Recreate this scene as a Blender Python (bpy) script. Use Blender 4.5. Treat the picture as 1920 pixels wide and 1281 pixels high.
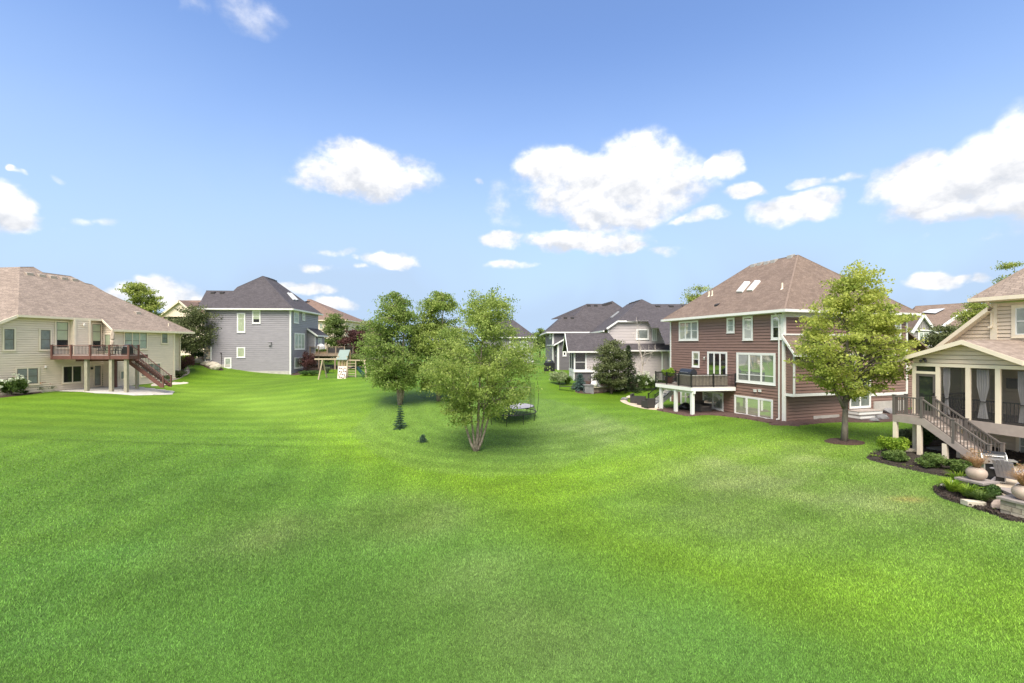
import bpy, bmesh, math, random
import numpy as np
from mathutils import Vector, Matrix
R = math.radians
random.seed(7); np.random.seed(7)
for o in list(bpy.data.objects): bpy.data.objects.remove(o)
SC = bpy.context.scene
COL = SC.collection
# ------------------------------------------------------------------ camera
F, CX, CY, CZ = 853.0, 960.0, 648.0, 6.0        # focal length in photo pixels, horizon, eye height
cam = bpy.data.cameras.new('camera'); co = bpy.data.objects.new('camera', cam); COL.objects.link(co)
co.location = (0, 0, CZ); co.rotation_euler = (R(90), 0, 0)
cam.sensor_width = 36; cam.lens = 36*F/1920; cam.shift_y = (CY-640.5)/1920
cam.clip_start = 0.1; cam.clip_end = 6000
SC.camera = co
SC.cycles.max_bounces = 7; SC.cycles.diffuse_bounces = 3; SC.cycles.glossy_bounces = 2; SC.cycles.transmission_bounces = 4; SC.cycles.transparent_max_bounces = 10
SC.render.resolution_x = 1024; SC.render.resolution_y = 683
# ------------------------------------------------------------------ sky, sun, exposure
SUN_EL, SUN_AZ = 56.0, 192.0                      # azimuth from +Y towards +X
W = bpy.data.worlds.new('World'); SC.world = W; W.use_nodes = True
wn = W.node_tree.nodes; wl_ = W.node_tree.links; wn.clear()
def N(t, **k):
    n = wn.new(t)
    for a, b in k.items(): setattr(n, a, b)
    return n
def wm(op, a, b=None, c=None, clamp=False):
    n = N('ShaderNodeMath', operation=op, use_clamp=clamp)
    for i, v in enumerate((a, b, c)):
        if v is None: continue
        if isinstance(v, (int, float)): n.inputs[i].default_value = v
        else: wl_.new(v, n.inputs[i])
    return n.outputs[0]
sky = N('ShaderNodeTexSky', sky_type='NISHITA', sun_disc=False)
sky.sun_elevation = R(SUN_EL); sky.sun_rotation = R(SUN_AZ); sky.altitude = 250; sky.air_density = 1.0
sky.dust_density = 0.6; sky.ozone_density = 2.2
tc = N('ShaderNodeTexCoord'); sx = N('ShaderNodeSeparateXYZ'); wl_.new(tc.outputs['Generated'], sx.inputs[0])
az = wm('ARCTAN2', sx.outputs[0], sx.outputs[1]); el = wm('ARCSINE', sx.outputs[2])
def noise(scale, detail, rough, vec, lac=2.0, dist=0.0):
    n = N('ShaderNodeTexNoise'); n.inputs['Scale'].default_value = scale; n.inputs['Detail'].default_value = detail
    n.inputs['Roughness'].default_value = rough; n.inputs['Lacunarity'].default_value = lac; n.inputs['Distortion'].default_value = dist
    wl_.new(vec, n.inputs['Vector']); return n.outputs['Fac']
mp = N('ShaderNodeMapping'); mp.inputs['Scale'].default_value = (1, 1, 1.35); wl_.new(tc.outputs['Generated'], mp.inputs[0])
mp2 = N('ShaderNodeMapping'); mp2.inputs['Scale'].default_value = (1, 1, 1.35); mp2.inputs['Location'].default_value = (0.006, 0.0, 0.022)
wl_.new(tc.outputs['Generated'], mp2.inputs[0])
n1 = noise(12.5, 8.0, 0.62, mp.outputs[0]); n1b = noise(12.5, 4.0, 0.62, mp2.outputs[0])
# cumulus in the places where they stand in the sky: (photo x, y, half width, half height, density)
CL = [(680,335,118,30,1),(700,308,88,26,.9),(630,350,75,15,.6),(1185,310,95,52,1),(1060,318,75,36,.9),(1130,350,140,50,1),(1150,395,95,40,.9),
      (1250,345,75,40,.8),(1085,455,120,22,1),(930,453,32,16,.9),(1180,465,45,14,.7),(1350,308,46,18,.9),(1395,354,48,16,.9),(1305,405,46,15,.8),
      (1490,392,82,24,1),(1535,372,42,22,.8),(1525,335,30,9,.7),(1590,328,36,9,.5),(1690,330,78,32,1),(1780,345,130,48,1),(1860,300,110,45,1),(1940,310,120,95,1),
      (1850,385,110,24,.8),(15,400,62,30,1),(-40,390,70,40,1),(0,325,12,7,.6),(300,548,80,24,1),(345,558,70,18,.8),(230,552,40,12,.5),(570,536,52,13,.9),(725,491,56,14,1),(625,566,46,12,.8),
      (1735,526,66,13,.95),(1828,523,32,8,.6),(465,30,34,15,.1),(372,18,14,12,.06),(475,6,40,10,.08),(150,410,26,7,.25),(205,412,24,6,.22),(125,428,22,6,.22),
      (590,498,34,8,.45),(635,471,36,7,.4),(655,485,13,5,.4),(660,501,13,5,.4),(965,500,34,6,.45),(945,388,24,26,.22),(896,342,12,7,.4),(1855,446,24,16,.25),(1750,446,26,10,.2),(70,332,16,6,.3),(1250,476,26,6,.3)]
def vm(op, a, b=None, c=None):
    n = N('ShaderNodeVectorMath', operation=op)
    for i, v in enumerate((a, b, c)):
        if v is None: continue
        if isinstance(v, tuple): n.inputs[i].default_value = v
        else: wl_.new(v, n.inputs[i])
    return n
ae = N('ShaderNodeCombineXYZ'); wl_.new(az, ae.inputs[0]); wl_.new(el, ae.inputs[1])
nw = N('ShaderNodeTexNoise'); nw.inputs['Scale'].default_value = 7.0; nw.inputs['Detail'].default_value = 4.0; nw.inputs['Roughness'].default_value = 0.55; wl_.new(mp.outputs[0], nw.inputs['Vector'])
aw = vm('MULTIPLY_ADD', vm('SUBTRACT', nw.outputs['Color'], (.5, .5, .5)).outputs[0], (.17, .075, 0), ae.outputs[0]).outputs[0]
d = None; hs = None; hb = None
for (x, y, hw, hh, s) in CL:
    t = (x-CX)/F; a0 = math.atan(t); e0 = math.atan((CY-y)/F*math.cos(a0))
    ra = hw/F*math.cos(a0)**2*1.14; re = hh/F*math.cos(a0)*1.22
    v = vm('MULTIPLY_ADD', aw, (1/ra, 1/re, 0), (-a0/ra, -e0/re, 0)).outputs[0]
    q = vm('DOT_PRODUCT', v, v).outputs['Value']
    g = wm('MAXIMUM', wm('MULTIPLY_ADD', q, -s, s), -0.7)
    d = g if d is None else wm('SMOOTH_MAX', d, g, 0.15)
    if hw*hh > 2500:          # the big ones are greyer towards their bases
        sp_ = N('ShaderNodeSeparateXYZ'); wl_.new(v, sp_.inputs[0]); wt = wm('MAXIMUM', wm('SUBTRACT', 1.15, q), 0.0); k = wm('MULTIPLY', sp_.outputs[1], wt)
        hs = k if hs is None else wm('ADD', hs, k); hb = wt if hb is None else wm('ADD', hb, wt)
# unseen sky: denser bright cloud cover added outside the view to light the walls
gen = noise(3.2, 3.0, 0.5, mp.outputs[0])
outside = wm('MAXIMUM', wm('MULTIPLY', wm('SUBTRACT', wm('ABSOLUTE', az), R(54)), 4.0), wm('MULTIPLY', wm('SUBTRACT', el, R(42)), 4.0))
outside = wm('MINIMUM', wm('MAXIMUM', outside, 0.0), 1.0)
dg = wm('MULTIPLY_ADD', wm('MULTIPLY', wm('SUBTRACT', gen, 0.42), 9.0), outside, wm('MULTIPLY', wm('SUBTRACT', 1.0, outside), -0.7))
d = wm('MAXIMUM', d, wm('MINIMUM', dg, 1.0))
nc = wm('SUBTRACT', n1, 0.5)
dn = wm('MULTIPLY_ADD', nc, 3.4, wm('MULTIPLY', d, 1.5))
ss = N('ShaderNodeMapRange', interpolation_type='SMOOTHSTEP'); wl_.new(dn, ss.inputs[0]); ss.inputs[1].default_value = -0.3; ss.inputs[2].default_value = 1.1
alpha = wm('MULTIPLY', ss.outputs[0], wm('MULTIPLY', wm('ADD', d, 0.2), 1.9, clamp=True))
emb = wm('MULTIPLY', wm('SUBTRACT', n1, n1b), 2.6)
hrel = wm('DIVIDE', hs, wm('ADD', hb, 0.25))
lit = wm('ADD', wm('MULTIPLY_ADD', hrel, 1.0, 0.55), emb, clamp=True)
ccol = N('ShaderNodeMix', data_type='RGBA'); wl_.new(lit, ccol.inputs[0])
SKYK = 0.115
ccol.inputs[6].default_value = (0.36/SKYK, 0.375/SKYK, 0.405/SKYK, 1); ccol.inputs[7].default_value = (0.62/SKYK, 0.61/SKYK, 0.60/SKYK, 1)
# thin high haze that whitens the lower sky
wisp = noise(2.6, 3.0, 0.6, mp.outputs[0], dist=0.6)
hz = N('ShaderNodeMapRange', interpolation_type='SMOOTHSTEP'); wl_.new(el, hz.inputs[0]); hz.inputs[1].default_value = R(35); hz.inputs[2].default_value = R(-3)
hz.inputs[3].default_value = 0.0; hz.inputs[4].default_value = 1.15
hzf = wm('MULTIPLY', hz.outputs[0], wm('MULTIPLY_ADD', wisp, 0.8, 0.6), clamp=True)
tint = N('ShaderNodeMix', data_type='RGBA', blend_type='MULTIPLY'); tint.inputs[0].default_value = 1.0
wl_.new(sky.outputs[0], tint.inputs[6]); tint.inputs[7].default_value = (0.98, 1.03, 1.17, 1)
mh = N('ShaderNodeMix', data_type='RGBA'); wl_.new(hzf, mh.inputs[0]); wl_.new(tint.outputs[2], mh.inputs[6])
mh.inputs[7].default_value = (0.262/SKYK, 0.345/SKYK, 0.462/SKYK, 1)
mc = N('ShaderNodeMix', data_type='RGBA'); wl_.new(alpha, mc.inputs[0]); wl_.new(mh.outputs[2], mc.inputs[6]); wl_.new(ccol.outputs[2], mc.inputs[7])
bg = N('ShaderNodeBackground'); bg.inputs[1].default_value = SKYK; wl_.new(mc.outputs[2], bg.inputs[0])
wo = N('ShaderNodeOutputWorld'); wl_.new(bg.outputs[0], wo.inputs[0])
W.cycles.sampling_method = 'MANUAL'; W.cycles.sample_map_resolution = 1024
sl = bpy.data.lights.new('sun', 'SUN'); so = bpy.data.objects.new('sun', sl); COL.objects.link(so)
sl.energy = 3.1; sl.angle = R(40); sl.color = (1.0, 0.93, 0.82)
sd = Vector((math.sin(R(SUN_AZ))*math.cos(R(SUN_EL)), math.cos(R(SUN_AZ))*math.cos(R(SUN_EL)), math.sin(R(SUN_EL))))
so.rotation_euler = (-sd).to_track_quat('-Z', 'Y').to_euler(); so.location = (0, 0, 60)
vs = SC.view_settings; vs.view_transform = 'Standard'; vs.look = 'None'; vs.exposure = 1.06; vs.gamma = 1.0; vs.use_curve_mapping = False
# ------------------------------------------------------------------ materials
MATS = {}
def mat(name, col, rough=.7, var=.12, scale=3.0, bump=0.0, bscale=60.0, spec=.45, metal=0.0, col2=None, stretch=(1,1,1), transl=0.0):
    if name in MATS: return MATS[name]
    m = bpy.data.materials.new(name); m.use_nodes = True; nt = m.node_tree; b = nt.nodes['Principled BSDF']
    g = nt.nodes.new('ShaderNodeNewGeometry'); mpn = nt.nodes.new('ShaderNodeMapping'); mpn.inputs['Scale'].default_value = stretch
    nt.links.new(g.outputs['Position'], mpn.inputs[0])
    nz = nt.nodes.new('ShaderNodeTexNoise'); nz.inputs['Scale'].default_value = scale; nz.inputs['Detail'].default_value = 5; nz.inputs['Roughness'].default_value = .62
    nt.links.new(mpn.outputs[0], nz.inputs['Vector'])
    mx = nt.nodes.new('ShaderNodeMix'); mx.data_type = 'RGBA'
    mr = nt.nodes.new('ShaderNodeMapRange'); mr.inputs[1].default_value = .3; mr.inputs[2].default_value = .7
    nt.links.new(nz.outputs['Fac'], mr.inputs[0]); nt.links.new(mr.outputs[0], mx.inputs[0])
    c = np.array(col); lo = c*(1-var); hi = np.array(col2) if col2 else np.minimum(c*(1+var), .95)
    mx.inputs[6].default_value = (*lo, 1); mx.inputs[7].default_value = (*hi, 1)
    nt.links.new(mx.outputs[2], b.inputs['Base Color'])
    b.inputs['Roughness'].default_value = rough; b.inputs['Specular IOR Level'].default_value = spec; b.inputs['Metallic'].default_value = metal
    if bump:
        nb = nt.nodes.new('ShaderNodeTexNoise'); nb.inputs['Scale'].default_value = bscale; nb.inputs['Detail'].default_value = 4
        nt.links.new(mpn.outputs[0], nb.inputs['Vector'])
        bp = nt.nodes.new('ShaderNodeBump'); bp.inputs['Strength'].default_value = bump; bp.inputs['Distance'].default_value = .02
        nt.links.new(nb.outputs['Fac'], bp.inputs['Height']); nt.links.new(bp.outputs[0], b.inputs['Normal'])
    MATS[name] = m; return m
def leafmat(name, col, col2, transl=.35, scale=1.3, rough=.55):
    if name in MATS: return MATS[name]
    m = bpy.data.materials.new(name); m.use_nodes = True; nt = m.node_tree; b = nt.nodes['Principled BSDF']; out = nt.nodes['Material Output']
    g = nt.nodes.new('ShaderNodeNewGeometry')
    nz = nt.nodes.new('ShaderNodeTexNoise'); nz.inputs['Scale'].default_value = scale; nz.inputs['Detail'].default_value = 3
    nt.links.new(g.outputs['Position'], nz.inputs['Vector'])
    ad = nt.nodes.new('ShaderNodeMath'); ad.operation = 'MULTIPLY_ADD'; ad.inputs[1].default_value = .62; 
    nt.links.new(g.outputs['Random Per Island'], ad.inputs[0])
    sb = nt.nodes.new('ShaderNodeMath'); sb.operation = 'MULTIPLY_ADD'; sb.inputs[1].default_value = 1.5; sb.inputs[2].default_value = -.55
    nt.links.new(nz.outputs['Fac'], sb.inputs[0]); nt.links.new(sb.outputs[0], ad.inputs[2])
    mx = nt.nodes.new('ShaderNodeMix'); mx.data_type = 'RGBA'; mx.clamp_factor = True; nt.links.new(ad.outputs[0], mx.inputs[0])
    mx.inputs[6].default_value = (*col, 1); mx.inputs[7].default_value = (*col2, 1)
    nt.links.new(mx.outputs[2], b.inputs['Base Color']); b.inputs['Roughness'].default_value = rough; b.inputs['Specular IOR Level'].default_value = .25
    t = nt.nodes.new('ShaderNodeBsdfTranslucent'); nt.links.new(mx.outputs[2], t.inputs[0])
    ms = nt.nodes.new('ShaderNodeMixShader'); ms.inputs[0].default_value = transl
    nt.links.new(b.outputs[0], ms.inputs[1]); nt.links.new(t.outputs[0], ms.inputs[2]); nt.links.new(ms.outputs[0], out.inputs[0])
    MATS[name] = m; return m
def shingle(name, c1, c2, mort):
    m = bpy.data.materials.new(name); m.use_nodes = True; nt = m.node_tree; b = nt.nodes['Principled BSDF']
    uv = nt.nodes.new('ShaderNodeUVMap'); br = nt.nodes.new('ShaderNodeTexBrick'); nt.links.new(uv.outputs[0], br.inputs['Vector'])
    br.inputs['Color1'].default_value = (*c1, 1); br.inputs['Color2'].default_value = (*c2, 1); br.inputs['Mortar'].default_value = (*mort, 1)
    br.inputs['Scale'].default_value = 1.0; br.inputs['Mortar Size'].default_value = .012; br.inputs['Mortar Smooth'].default_value = .6
    br.inputs['Brick Width'].default_value = .32; br.inputs['Row Height'].default_value = .145; br.inputs['Bias'].default_value = 0.0
    br.offset = .41; br.squash_frequency = 3; br.squash = .7
    g = nt.nodes.new('ShaderNodeNewGeometry')
    nz = nt.nodes.new('ShaderNodeTexNoise'); nz.inputs['Scale'].default_value = 0.9; nz.inputs['Detail'].default_value = 8; nz.inputs['Roughness'].default_value = .7
    nt.links.new(g.outputs['Position'], nz.inputs['Vector'])
    mr = nt.nodes.new('ShaderNodeMapRange'); mr.inputs[1].default_value = .3; mr.inputs[2].default_value = .7; mr.inputs[3].default_value = .84; mr.inputs[4].default_value = 1.14
    nt.links.new(nz.outputs['Fac'], mr.inputs[0])
    mx = nt.nodes.new('ShaderNodeMix'); mx.data_type = 'RGBA'; mx.blend_type = 'MULTIPLY'; mx.inputs[0].default_value = 1
    nt.links.new(br.outputs['Color'], mx.inputs[6]); nt.links.new(mr.outputs[0], mx.inputs[7]); nt.links.new(mx.outputs[2], b.inputs['Base Color'])
    b.inputs['Roughness'].default_value = .8; b.inputs['Specular IOR Level'].default_value = .3
    bp = nt.nodes.new('ShaderNodeBump'); bp.inputs['Strength'].default_value = .6; bp.inputs['Distance'].default_value = .02; bp.invert = True
    nt.links.new(br.outputs['Fac'], bp.inputs['Height']); nt.links.new(bp.outputs[0], b.inputs['Normal'])
    MATS[name] = m; MATS[name+'_cap'] = mat(name+'_cap', tuple((a+b)/2 for a, b in zip(c1, c2)), .8, .18, 6, .3, 40); return m
def glassmat(name, tr=(.965, .98, .97), base=.55):
    m = bpy.data.materials.new(name); m.use_nodes = True; nt = m.node_tree; out = nt.nodes['Material Output']; nt.nodes.remove(nt.nodes['Principled BSDF'])
    t = nt.nodes.new('ShaderNodeBsdfTransparent'); t.inputs[0].default_value = (*tr, 1)
    gl = nt.nodes.new('ShaderNodeBsdfGlossy'); gl.inputs['Roughness'].default_value = .03
    fr = nt.nodes.new('ShaderNodeFresnel'); fr.inputs[0].default_value = 1.5
    mu = nt.nodes.new('ShaderNodeMath'); mu.operation = 'MULTIPLY_ADD'; mu.inputs[1].default_value = .6; mu.inputs[2].default_value = .01; nt.links.new(fr.outputs[0], mu.inputs[0])
    ms = nt.nodes.new('ShaderNodeMixShader'); nt.links.new(mu.outputs[0], ms.inputs[0]); nt.links.new(t.outputs[0], ms.inputs[1]); nt.links.new(gl.outputs[0], ms.inputs[2])
    nt.links.new(ms.outputs[0], out.inputs[0]); MATS[name] = m; return m
def screenmat(name, col, alpha):
    m = bpy.data.materials.new(name); m.use_nodes = True; nt = m.node_tree; out = nt.nodes['Material Output']; b = nt.nodes['Principled BSDF']
    b.inputs['Base Color'].default_value = (*col, 1); b.inputs['Roughness'].default_value = .8
    t = nt.nodes.new('ShaderNodeBsdfTransparent'); ms = nt.nodes.new('ShaderNodeMixShader'); ms.inputs[0].default_value = alpha
    nt.links.new(t.outputs[0], ms.inputs[1]); nt.links.new(b.outputs[0], ms.inputs[2]); nt.links.new(ms.outputs[0], out.inputs[0])
    MATS[name] = m; return m
white = mat('white_trim', (.80, .79, .76), .5, .04, 2)
cream = mat('cream_trim', (.82, .71, .56), .55, .05, 2)
tan = mat('tan_siding', (.80, .67, .53), .5, .07, 1.2, spec=.5, stretch=(1, 1, 4))
tan2 = mat('beige_siding', (.72, .59, .46), .5, .07, 1.2, stretch=(1, 1, 4))
brown = mat('brown_siding', (.25, .148, .118), .5, .12, 1.4, stretch=(1, 1, 5))
greys = mat('slate_siding', (.29, .272, .292), .5, .1, 1.3, stretch=(1, 1, 5))
taupe = mat('taupe_siding', (.52, .465, .45), .5, .08, 1.3, stretch=(1, 1, 5))
chars = mat('charcoal_siding', (.125, .115, .122), .45, .1, 1.3, stretch=(1, 1, 5))
dark = mat('dark_interior', (.018, .018, .02), .8, .2)
blind = mat('window_blind', (.60, .64, .56), .6, .2, 1.6)
blindg = mat('green_blind', (.66, .70, .50), .6, .08, 1.0)
blindl = mat('grey_blind', (.36, .38, .365), .6, .25, 1.4)
sash_t = mat('taupe_sash', (.20, .165, .13), .5, .05)
conc = mat('concrete', (.46, .43, .39), .85, .15, 2.5, .3, 30)
glass = glassmat('window_glass')
sh_tan = shingle('tan_shingles', (.35, .275, .225), (.245, .19, .155), (.16, .125, .105))
sh_brown = shingle('brown_shingles', (.235, .172, .135), (.175, .125, .098), (.11, .08, .064))
sh_grey = shingle('charcoal_shingles', (.098, .086, .092), (.066, .058, .063), (.04, .036, .039))
sh_far = shingle('russet_shingles', (.24, .16, .125), (.18, .12, .095), (.12, .08, .065))
bronze = mat('bronze_metal', (.035, .03, .028), .45, .1, spec=.5)
black = mat('black_metal', (.012, .012, .013), .4, .1, spec=.5)
taupedeck = mat('taupe_composite', (.36, .30, .265), .65, .1, 4, .15, 50)
taupedark = mat('dark_taupe_paint', (.13, .112, .102), .55, .08)
redwood = mat('redwood_stain', (.145, .062, .048), .6, .2, 4, .2, 40)
treated = mat('weathered_wood', (.33, .30, .22), .8, .22, 5, .3, 40, stretch=(4, 4, .6))
cedar = mat('cedar_wood', (.42, .29, .17), .7, .18, 5, .2, 40)
mulch = mat('brown_mulch', (.062, .036, .026), .95, .55, 22, .9, 55)
mulchr = mat('red_mulch', (.088, .05, .042), .95, .5, 20, .9, 55)
mulchd = mat('dark_mulch', (.032, .024, .018), .95, .55, 22, .9, 55)
paver = mat('tan_paving', (.50, .41, .31), .85, .15, 3, .3, 30)
rocklt = mat('pale_limestone', (.55, .49, .39), .85, .22, 3, .6, 14)
rockgr = mat('grey_fieldstone', (.20, .195, .20), .85, .3, 3, .6, 14)
rockpk = mat('pinkish_boulder', (.55, .42, .33), .8, .15, 3, .4, 14)
wicker = mat('dark_wicker', (.05, .044, .043), .7, .35, 40, .4, 90)
metal = mat('brushed_steel', (.5, .49, .47), .38, .1, 6, metal=.7)
bark = mat('birch_bark', (.25, .195, .15), .85, .45, 9, .7, 30, col2=(.40, .33, .27))
barkm = mat('maple_bark', (.17, .145, .115), .9, .3, 10, .6, 40, stretch=(1, 1, .3))
barkd = mat('dark_bark', (.085, .065, .05), .9, .3, 10, .5, 40)
barkw = mat('white_bark', (.66, .58, .50), .8, .2, 9)
# ------------------------------------------------------------------ helpers
WL = {}
up = Vector((0, 0, 1))
def V3(p): return Vector((float(p[0]), float(p[1]), float(p[2])))
CAMP = Vector((0, 0, CZ))
def ray(x, y): return Vector(((x-CX)/F, 1.0, -(y-CY)/F))
def px(x, y, D): return CAMP + ray(x, y)*D
def on_plane(x, y, p0, n):
    r = ray(x, y); return CAMP + r*(n.dot(p0-CAMP)/n.dot(r))
def setprops(o, label=None, cat=None, group=None, kind=None):
    if label: o['label'] = label
    if cat: o['category'] = cat
    if group: o['group'] = group
    if kind: o['kind'] = kind
    return o
def empty(name, loc, label, cat, group=None):
    o = bpy.data.objects.new(name, None); COL.objects.link(o); o.location = loc; o.empty_display_size = .2
    WL[o.name] = V3(loc); return setprops(o, label, cat, group)
def link(o, loc, parent=None):
    COL.objects.link(o); loc = V3(loc); WL[o.name] = loc
    if parent is not None:
        o.parent = parent; o.location = loc - WL[parent.name]
    else: o.location = loc
    return o
def add(name, V, Fc, m, parent=None, smooth=False, fix=True, uv=None, **pr):
    V = np.asarray(V, dtype=float); lo = V.min(0); hi = V.max(0); c = np.array([(lo[0]+hi[0])/2, (lo[1]+hi[1])/2, lo[2]])
    me = bpy.data.meshes.new(name); me.from_pydata((V-c).tolist(), [], Fc)
    if uv is not None:
        l = me.uv_layers.new(name='UVMap'); l.data.foreach_set('uv', np.asarray(uv, dtype=np.float32).ravel())
    if fix and len(Fc) < 3000:
        bm = bmesh.new(); bm.from_mesh(me); bmesh.ops.recalc_face_normals(bm, faces=bm.faces); bm.to_mesh(me); bm.free()
    if smooth: me.polygons.foreach_set('use_smooth', [True]*len(me.polygons))
    me.materials.append(m); o = bpy.data.objects.new(name, me); link(o, c, parent)
    return setprops(o, **pr)
def inst(name, me, loc, parent=None, rot=(0, 0, 0), scale=None, **pr):
    o = bpy.data.objects.new(name, me); link(o, loc, parent); o.rotation_euler = rot
    if scale is not None: o.scale = scale
    return setprops(o, **pr)
class Fr:
    """a wall frame: u along the wall, w outwards, z up"""
    def __init__(s, ox, oy, ax, ay, side=1):
        l = math.hypot(ax, ay); s.o = Vector((ox, oy, 0)); s.a = Vector((ax/l, ay/l, 0)); s.n = Vector((s.a.y, -s.a.x, 0))*side
    def P(s, u, w, z): return s.o + s.a*u + s.n*w + Vector((0, 0, z))
    def uz(s, x, y, w=0):
        p = on_plane(x, y, s.o + s.n*w, s.n); d = p - s.o; return d.dot(s.a), p.z
    def loc(s, p):
        d = V3(p) - s.o; return d.dot(s.a), d.dot(s.n), p[2]
    def ang(s): return math.atan2(s.a.y, s.a.x)
WF = Fr(0, 0, 1, 0)      # world frame: u = X, w = -Y
class MB:
    def __init__(s): s.v = []; s.f = []
    def quad8(s, P):
        b = len(s.v); s.v += [tuple(p) for p in P]
        s.f += [tuple(b+i for i in q) for q in ((0,1,2,3),(7,6,5,4),(0,4,5,1),(1,5,6,2),(2,6,7,3),(3,7,4,0))]; return s
    def box(s, fr, u0, u1, w0, w1, z0, z1):
        P = fr.P; return s.quad8([P(u0,w0,z0),P(u1,w0,z0),P(u1,w1,z0),P(u0,w1,z0),P(u0,w0,z1),P(u1,w0,z1),P(u1,w1,z1),P(u0,w1,z1)])
    def bar(s, p, q, w, h, up=Vector((0,0,1))):
        p = V3(p); q = V3(q); d = (q-p).normalized(); sd = d.cross(up)
        if sd.length < 1e-3: sd = d.cross(Vector((1,0,0)))
        sd.normalize(); u2 = sd.cross(d).normalized(); a = sd*w/2; b = u2*h/2
        return s.quad8([p-a-b,p+a-b,p+a+b,p-a+b,q-a-b,q+a-b,q+a+b,q-a+b])
    def prism(s, pts, off):
        b = len(s.v); n = len(pts); off = V3(off); s.v += [tuple(p) for p in pts] + [tuple(V3(p)+off) for p in pts]
        s.f += [tuple(range(b, b+n)), tuple(range(b+2*n-1, b+n-1, -1))] + [(b+i, b+(i+1)%n, b+n+(i+1)%n, b+n+i) for i in range(n)]; return s
    def tube(s, pts, rad, seg=6, cap=True):
        pts = [V3(p) for p in pts]; b0 = len(s.v); n = len(pts)
        if not hasattr(rad, '__len__'): rad = [rad]*n
        ref = None
        for i, p in enumerate(pts):
            d = (pts[min(i+1, n-1)] - pts[max(i-1, 0)])
            d = d.normalized() if d.length > 1e-9 else Vector((0,0,1))
            if ref is None: ref = d.orthogonal().normalized()
            ref = (ref - d*ref.dot(d)); ref = ref.normalized() if ref.length > 1e-6 else d.orthogonal().normalized()
            bi = d.cross(ref)
            for k in range(seg):
                t = 2*math.pi*k/seg; s.v.append(tuple(p + (ref*math.cos(t) + bi*math.sin(t))*rad[i]))
        for i in range(n-1):
            for k in range(seg):
                a = b0+i*seg+k; c = b0+i*seg+(k+1)%seg; s.f.append((a, c, c+seg, a+seg))
        if cap:
            s.f.append(tuple(b0+k for k in range(seg))[::-1]); s.f.append(tuple(b0+(n-1)*seg+k for k in range(seg)))
        return s
    def lathe(s, c, prof, seg=20, sx=1, sy=1, wob=0):
        c = V3(c); b0 = len(s.v); n = len(prof)
        for r, z in prof:
            for k in range(seg):
                t = 2*math.pi*k/seg; rr = r*(1+wob*math.sin(3*t+z*7)); s.v.append((c.x+rr*math.cos(t)*sx, c.y+rr*math.sin(t)*sy, c.z+z))
        for i in range(n-1):
            for k in range(seg):
                a = b0+i*seg+k; e = b0+i*seg+(k+1)%seg; s.f.append((a, e, e+seg, a+seg))
        s.f.append(tuple(b0+k for k in range(seg))[::-1]); s.f.append(tuple(b0+(n-1)*seg+k for k in range(seg))); return s
    def build(s, name, m, parent=None, smooth=False, **pr): return add(name, s.v, s.f, m, parent, smooth, **pr)
def box(name, fr, u0, u1, w0, w1, z0, z1, m, parent=None, **pr): return MB().box(fr, u0, u1, w0, w1, z0, z1).build(name, m, parent, **pr)
# ------------------------------------------------------------------ numpy value noise
_G = np.random.RandomState(3).rand(256, 256)
def vnoise(x, y):
    xi = np.floor(x).astype(int); yi = np.floor(y).astype(int); fx = x-xi; fy = y-yi
    fx = fx*fx*(3-2*fx); fy = fy*fy*(3-2*fy); g = lambda a, b: _G[a % 256, b % 256]
    return (g(xi,yi)*(1-fx)+g(xi+1,yi)*fx)*(1-fy)+(g(xi,yi+1)*(1-fx)+g(xi+1,yi+1)*fx)*fy
def fbm(x, y, o=4):
    s = 0; a = .5
    for i in range(o): s = s + a*vnoise(x*2**i+17.3*i, y*2**i+9.1*i); a *= .5
    return s/(1-.5**o)
# ------------------------------------------------------------------ terrain: heights known where things touch the ground
CT = [(1470,790,30.5),(1350,772,36),(1302,779,34.2),(1225,767,38.3),(1160,749,44),(1100,736,45),(1230,712,55),(1075,712,50),(1060,760,36),(950,803,31.3),
      (888,845,25),(900,886,22.3),(1010,890,22.2),(780,872,23.4),(960,1000,13.7),(960,1281,6.9),(960,1100,10.05),(0,745,37),(0,815,26),(0,1000,13.2),(0,1281,6.9),
      (640,803,31.5),(560,770,37),(420,748,43),(350,722,50),(345,706,53),(184,726,45),(209,734,40.3),(100,735,41.5),(40,740,39),(545,703,59),(470,697,59),(420,690,59),(390,668,60),(360,688,57),
      (640,709,49.5),(600,707,50.5),(750,758,36),(750,803,30.8),(690,745,38),(820,752,37.5),(1583,828,24.9),(1680,848,22.5),(1630,790,31),(1625,858,21.5),
      (1760,930,16.8),(1880,972,14.7),(1600,950,15.8),(1300,900,19.6),(1420,848,23.3),(1500,1100,10.2),(1900,1281,6.9),(1900,1060,11.4),(400,1281,6.9),(400,1000,13.5),(400,870,20.8),
      (200,870,20.5),(640,900,19.8),(640,1000,13.9),(1250,830,26),(1130,800,29.5),(1250,1000,14.2),(1050,712,50),(700,700,60),(300,690,62)]
cp = [tuple(px(*c)) for c in CT] + [(21.0,18.5,.72),(23.5,20,.75),(25,24,.85),(24,31,.9),(32,34,1.2),(-48,40,1.95),(-45,55,3.0),(-60,70,3.4),(0,70,2.6),(15,75,2.6),(40,60,2.0),(60,50,2),(-20,75,2.9),
      (-70,30,2.0),(-40,25,1.2),(-25,15,.7),(40,15,.8),(40,5,.9),(-25,4,.9),(0,-5,1.1),(60,90,2.8),(0,100,3),(-60,100,3.2),(14.5,42,.95),(20,47,1.4)]
cp = np.array(cp)
def _tps(r2): return np.where(r2 > 1e-9, r2*np.log(np.maximum(r2, 1e-9)), 0.0)
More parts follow.
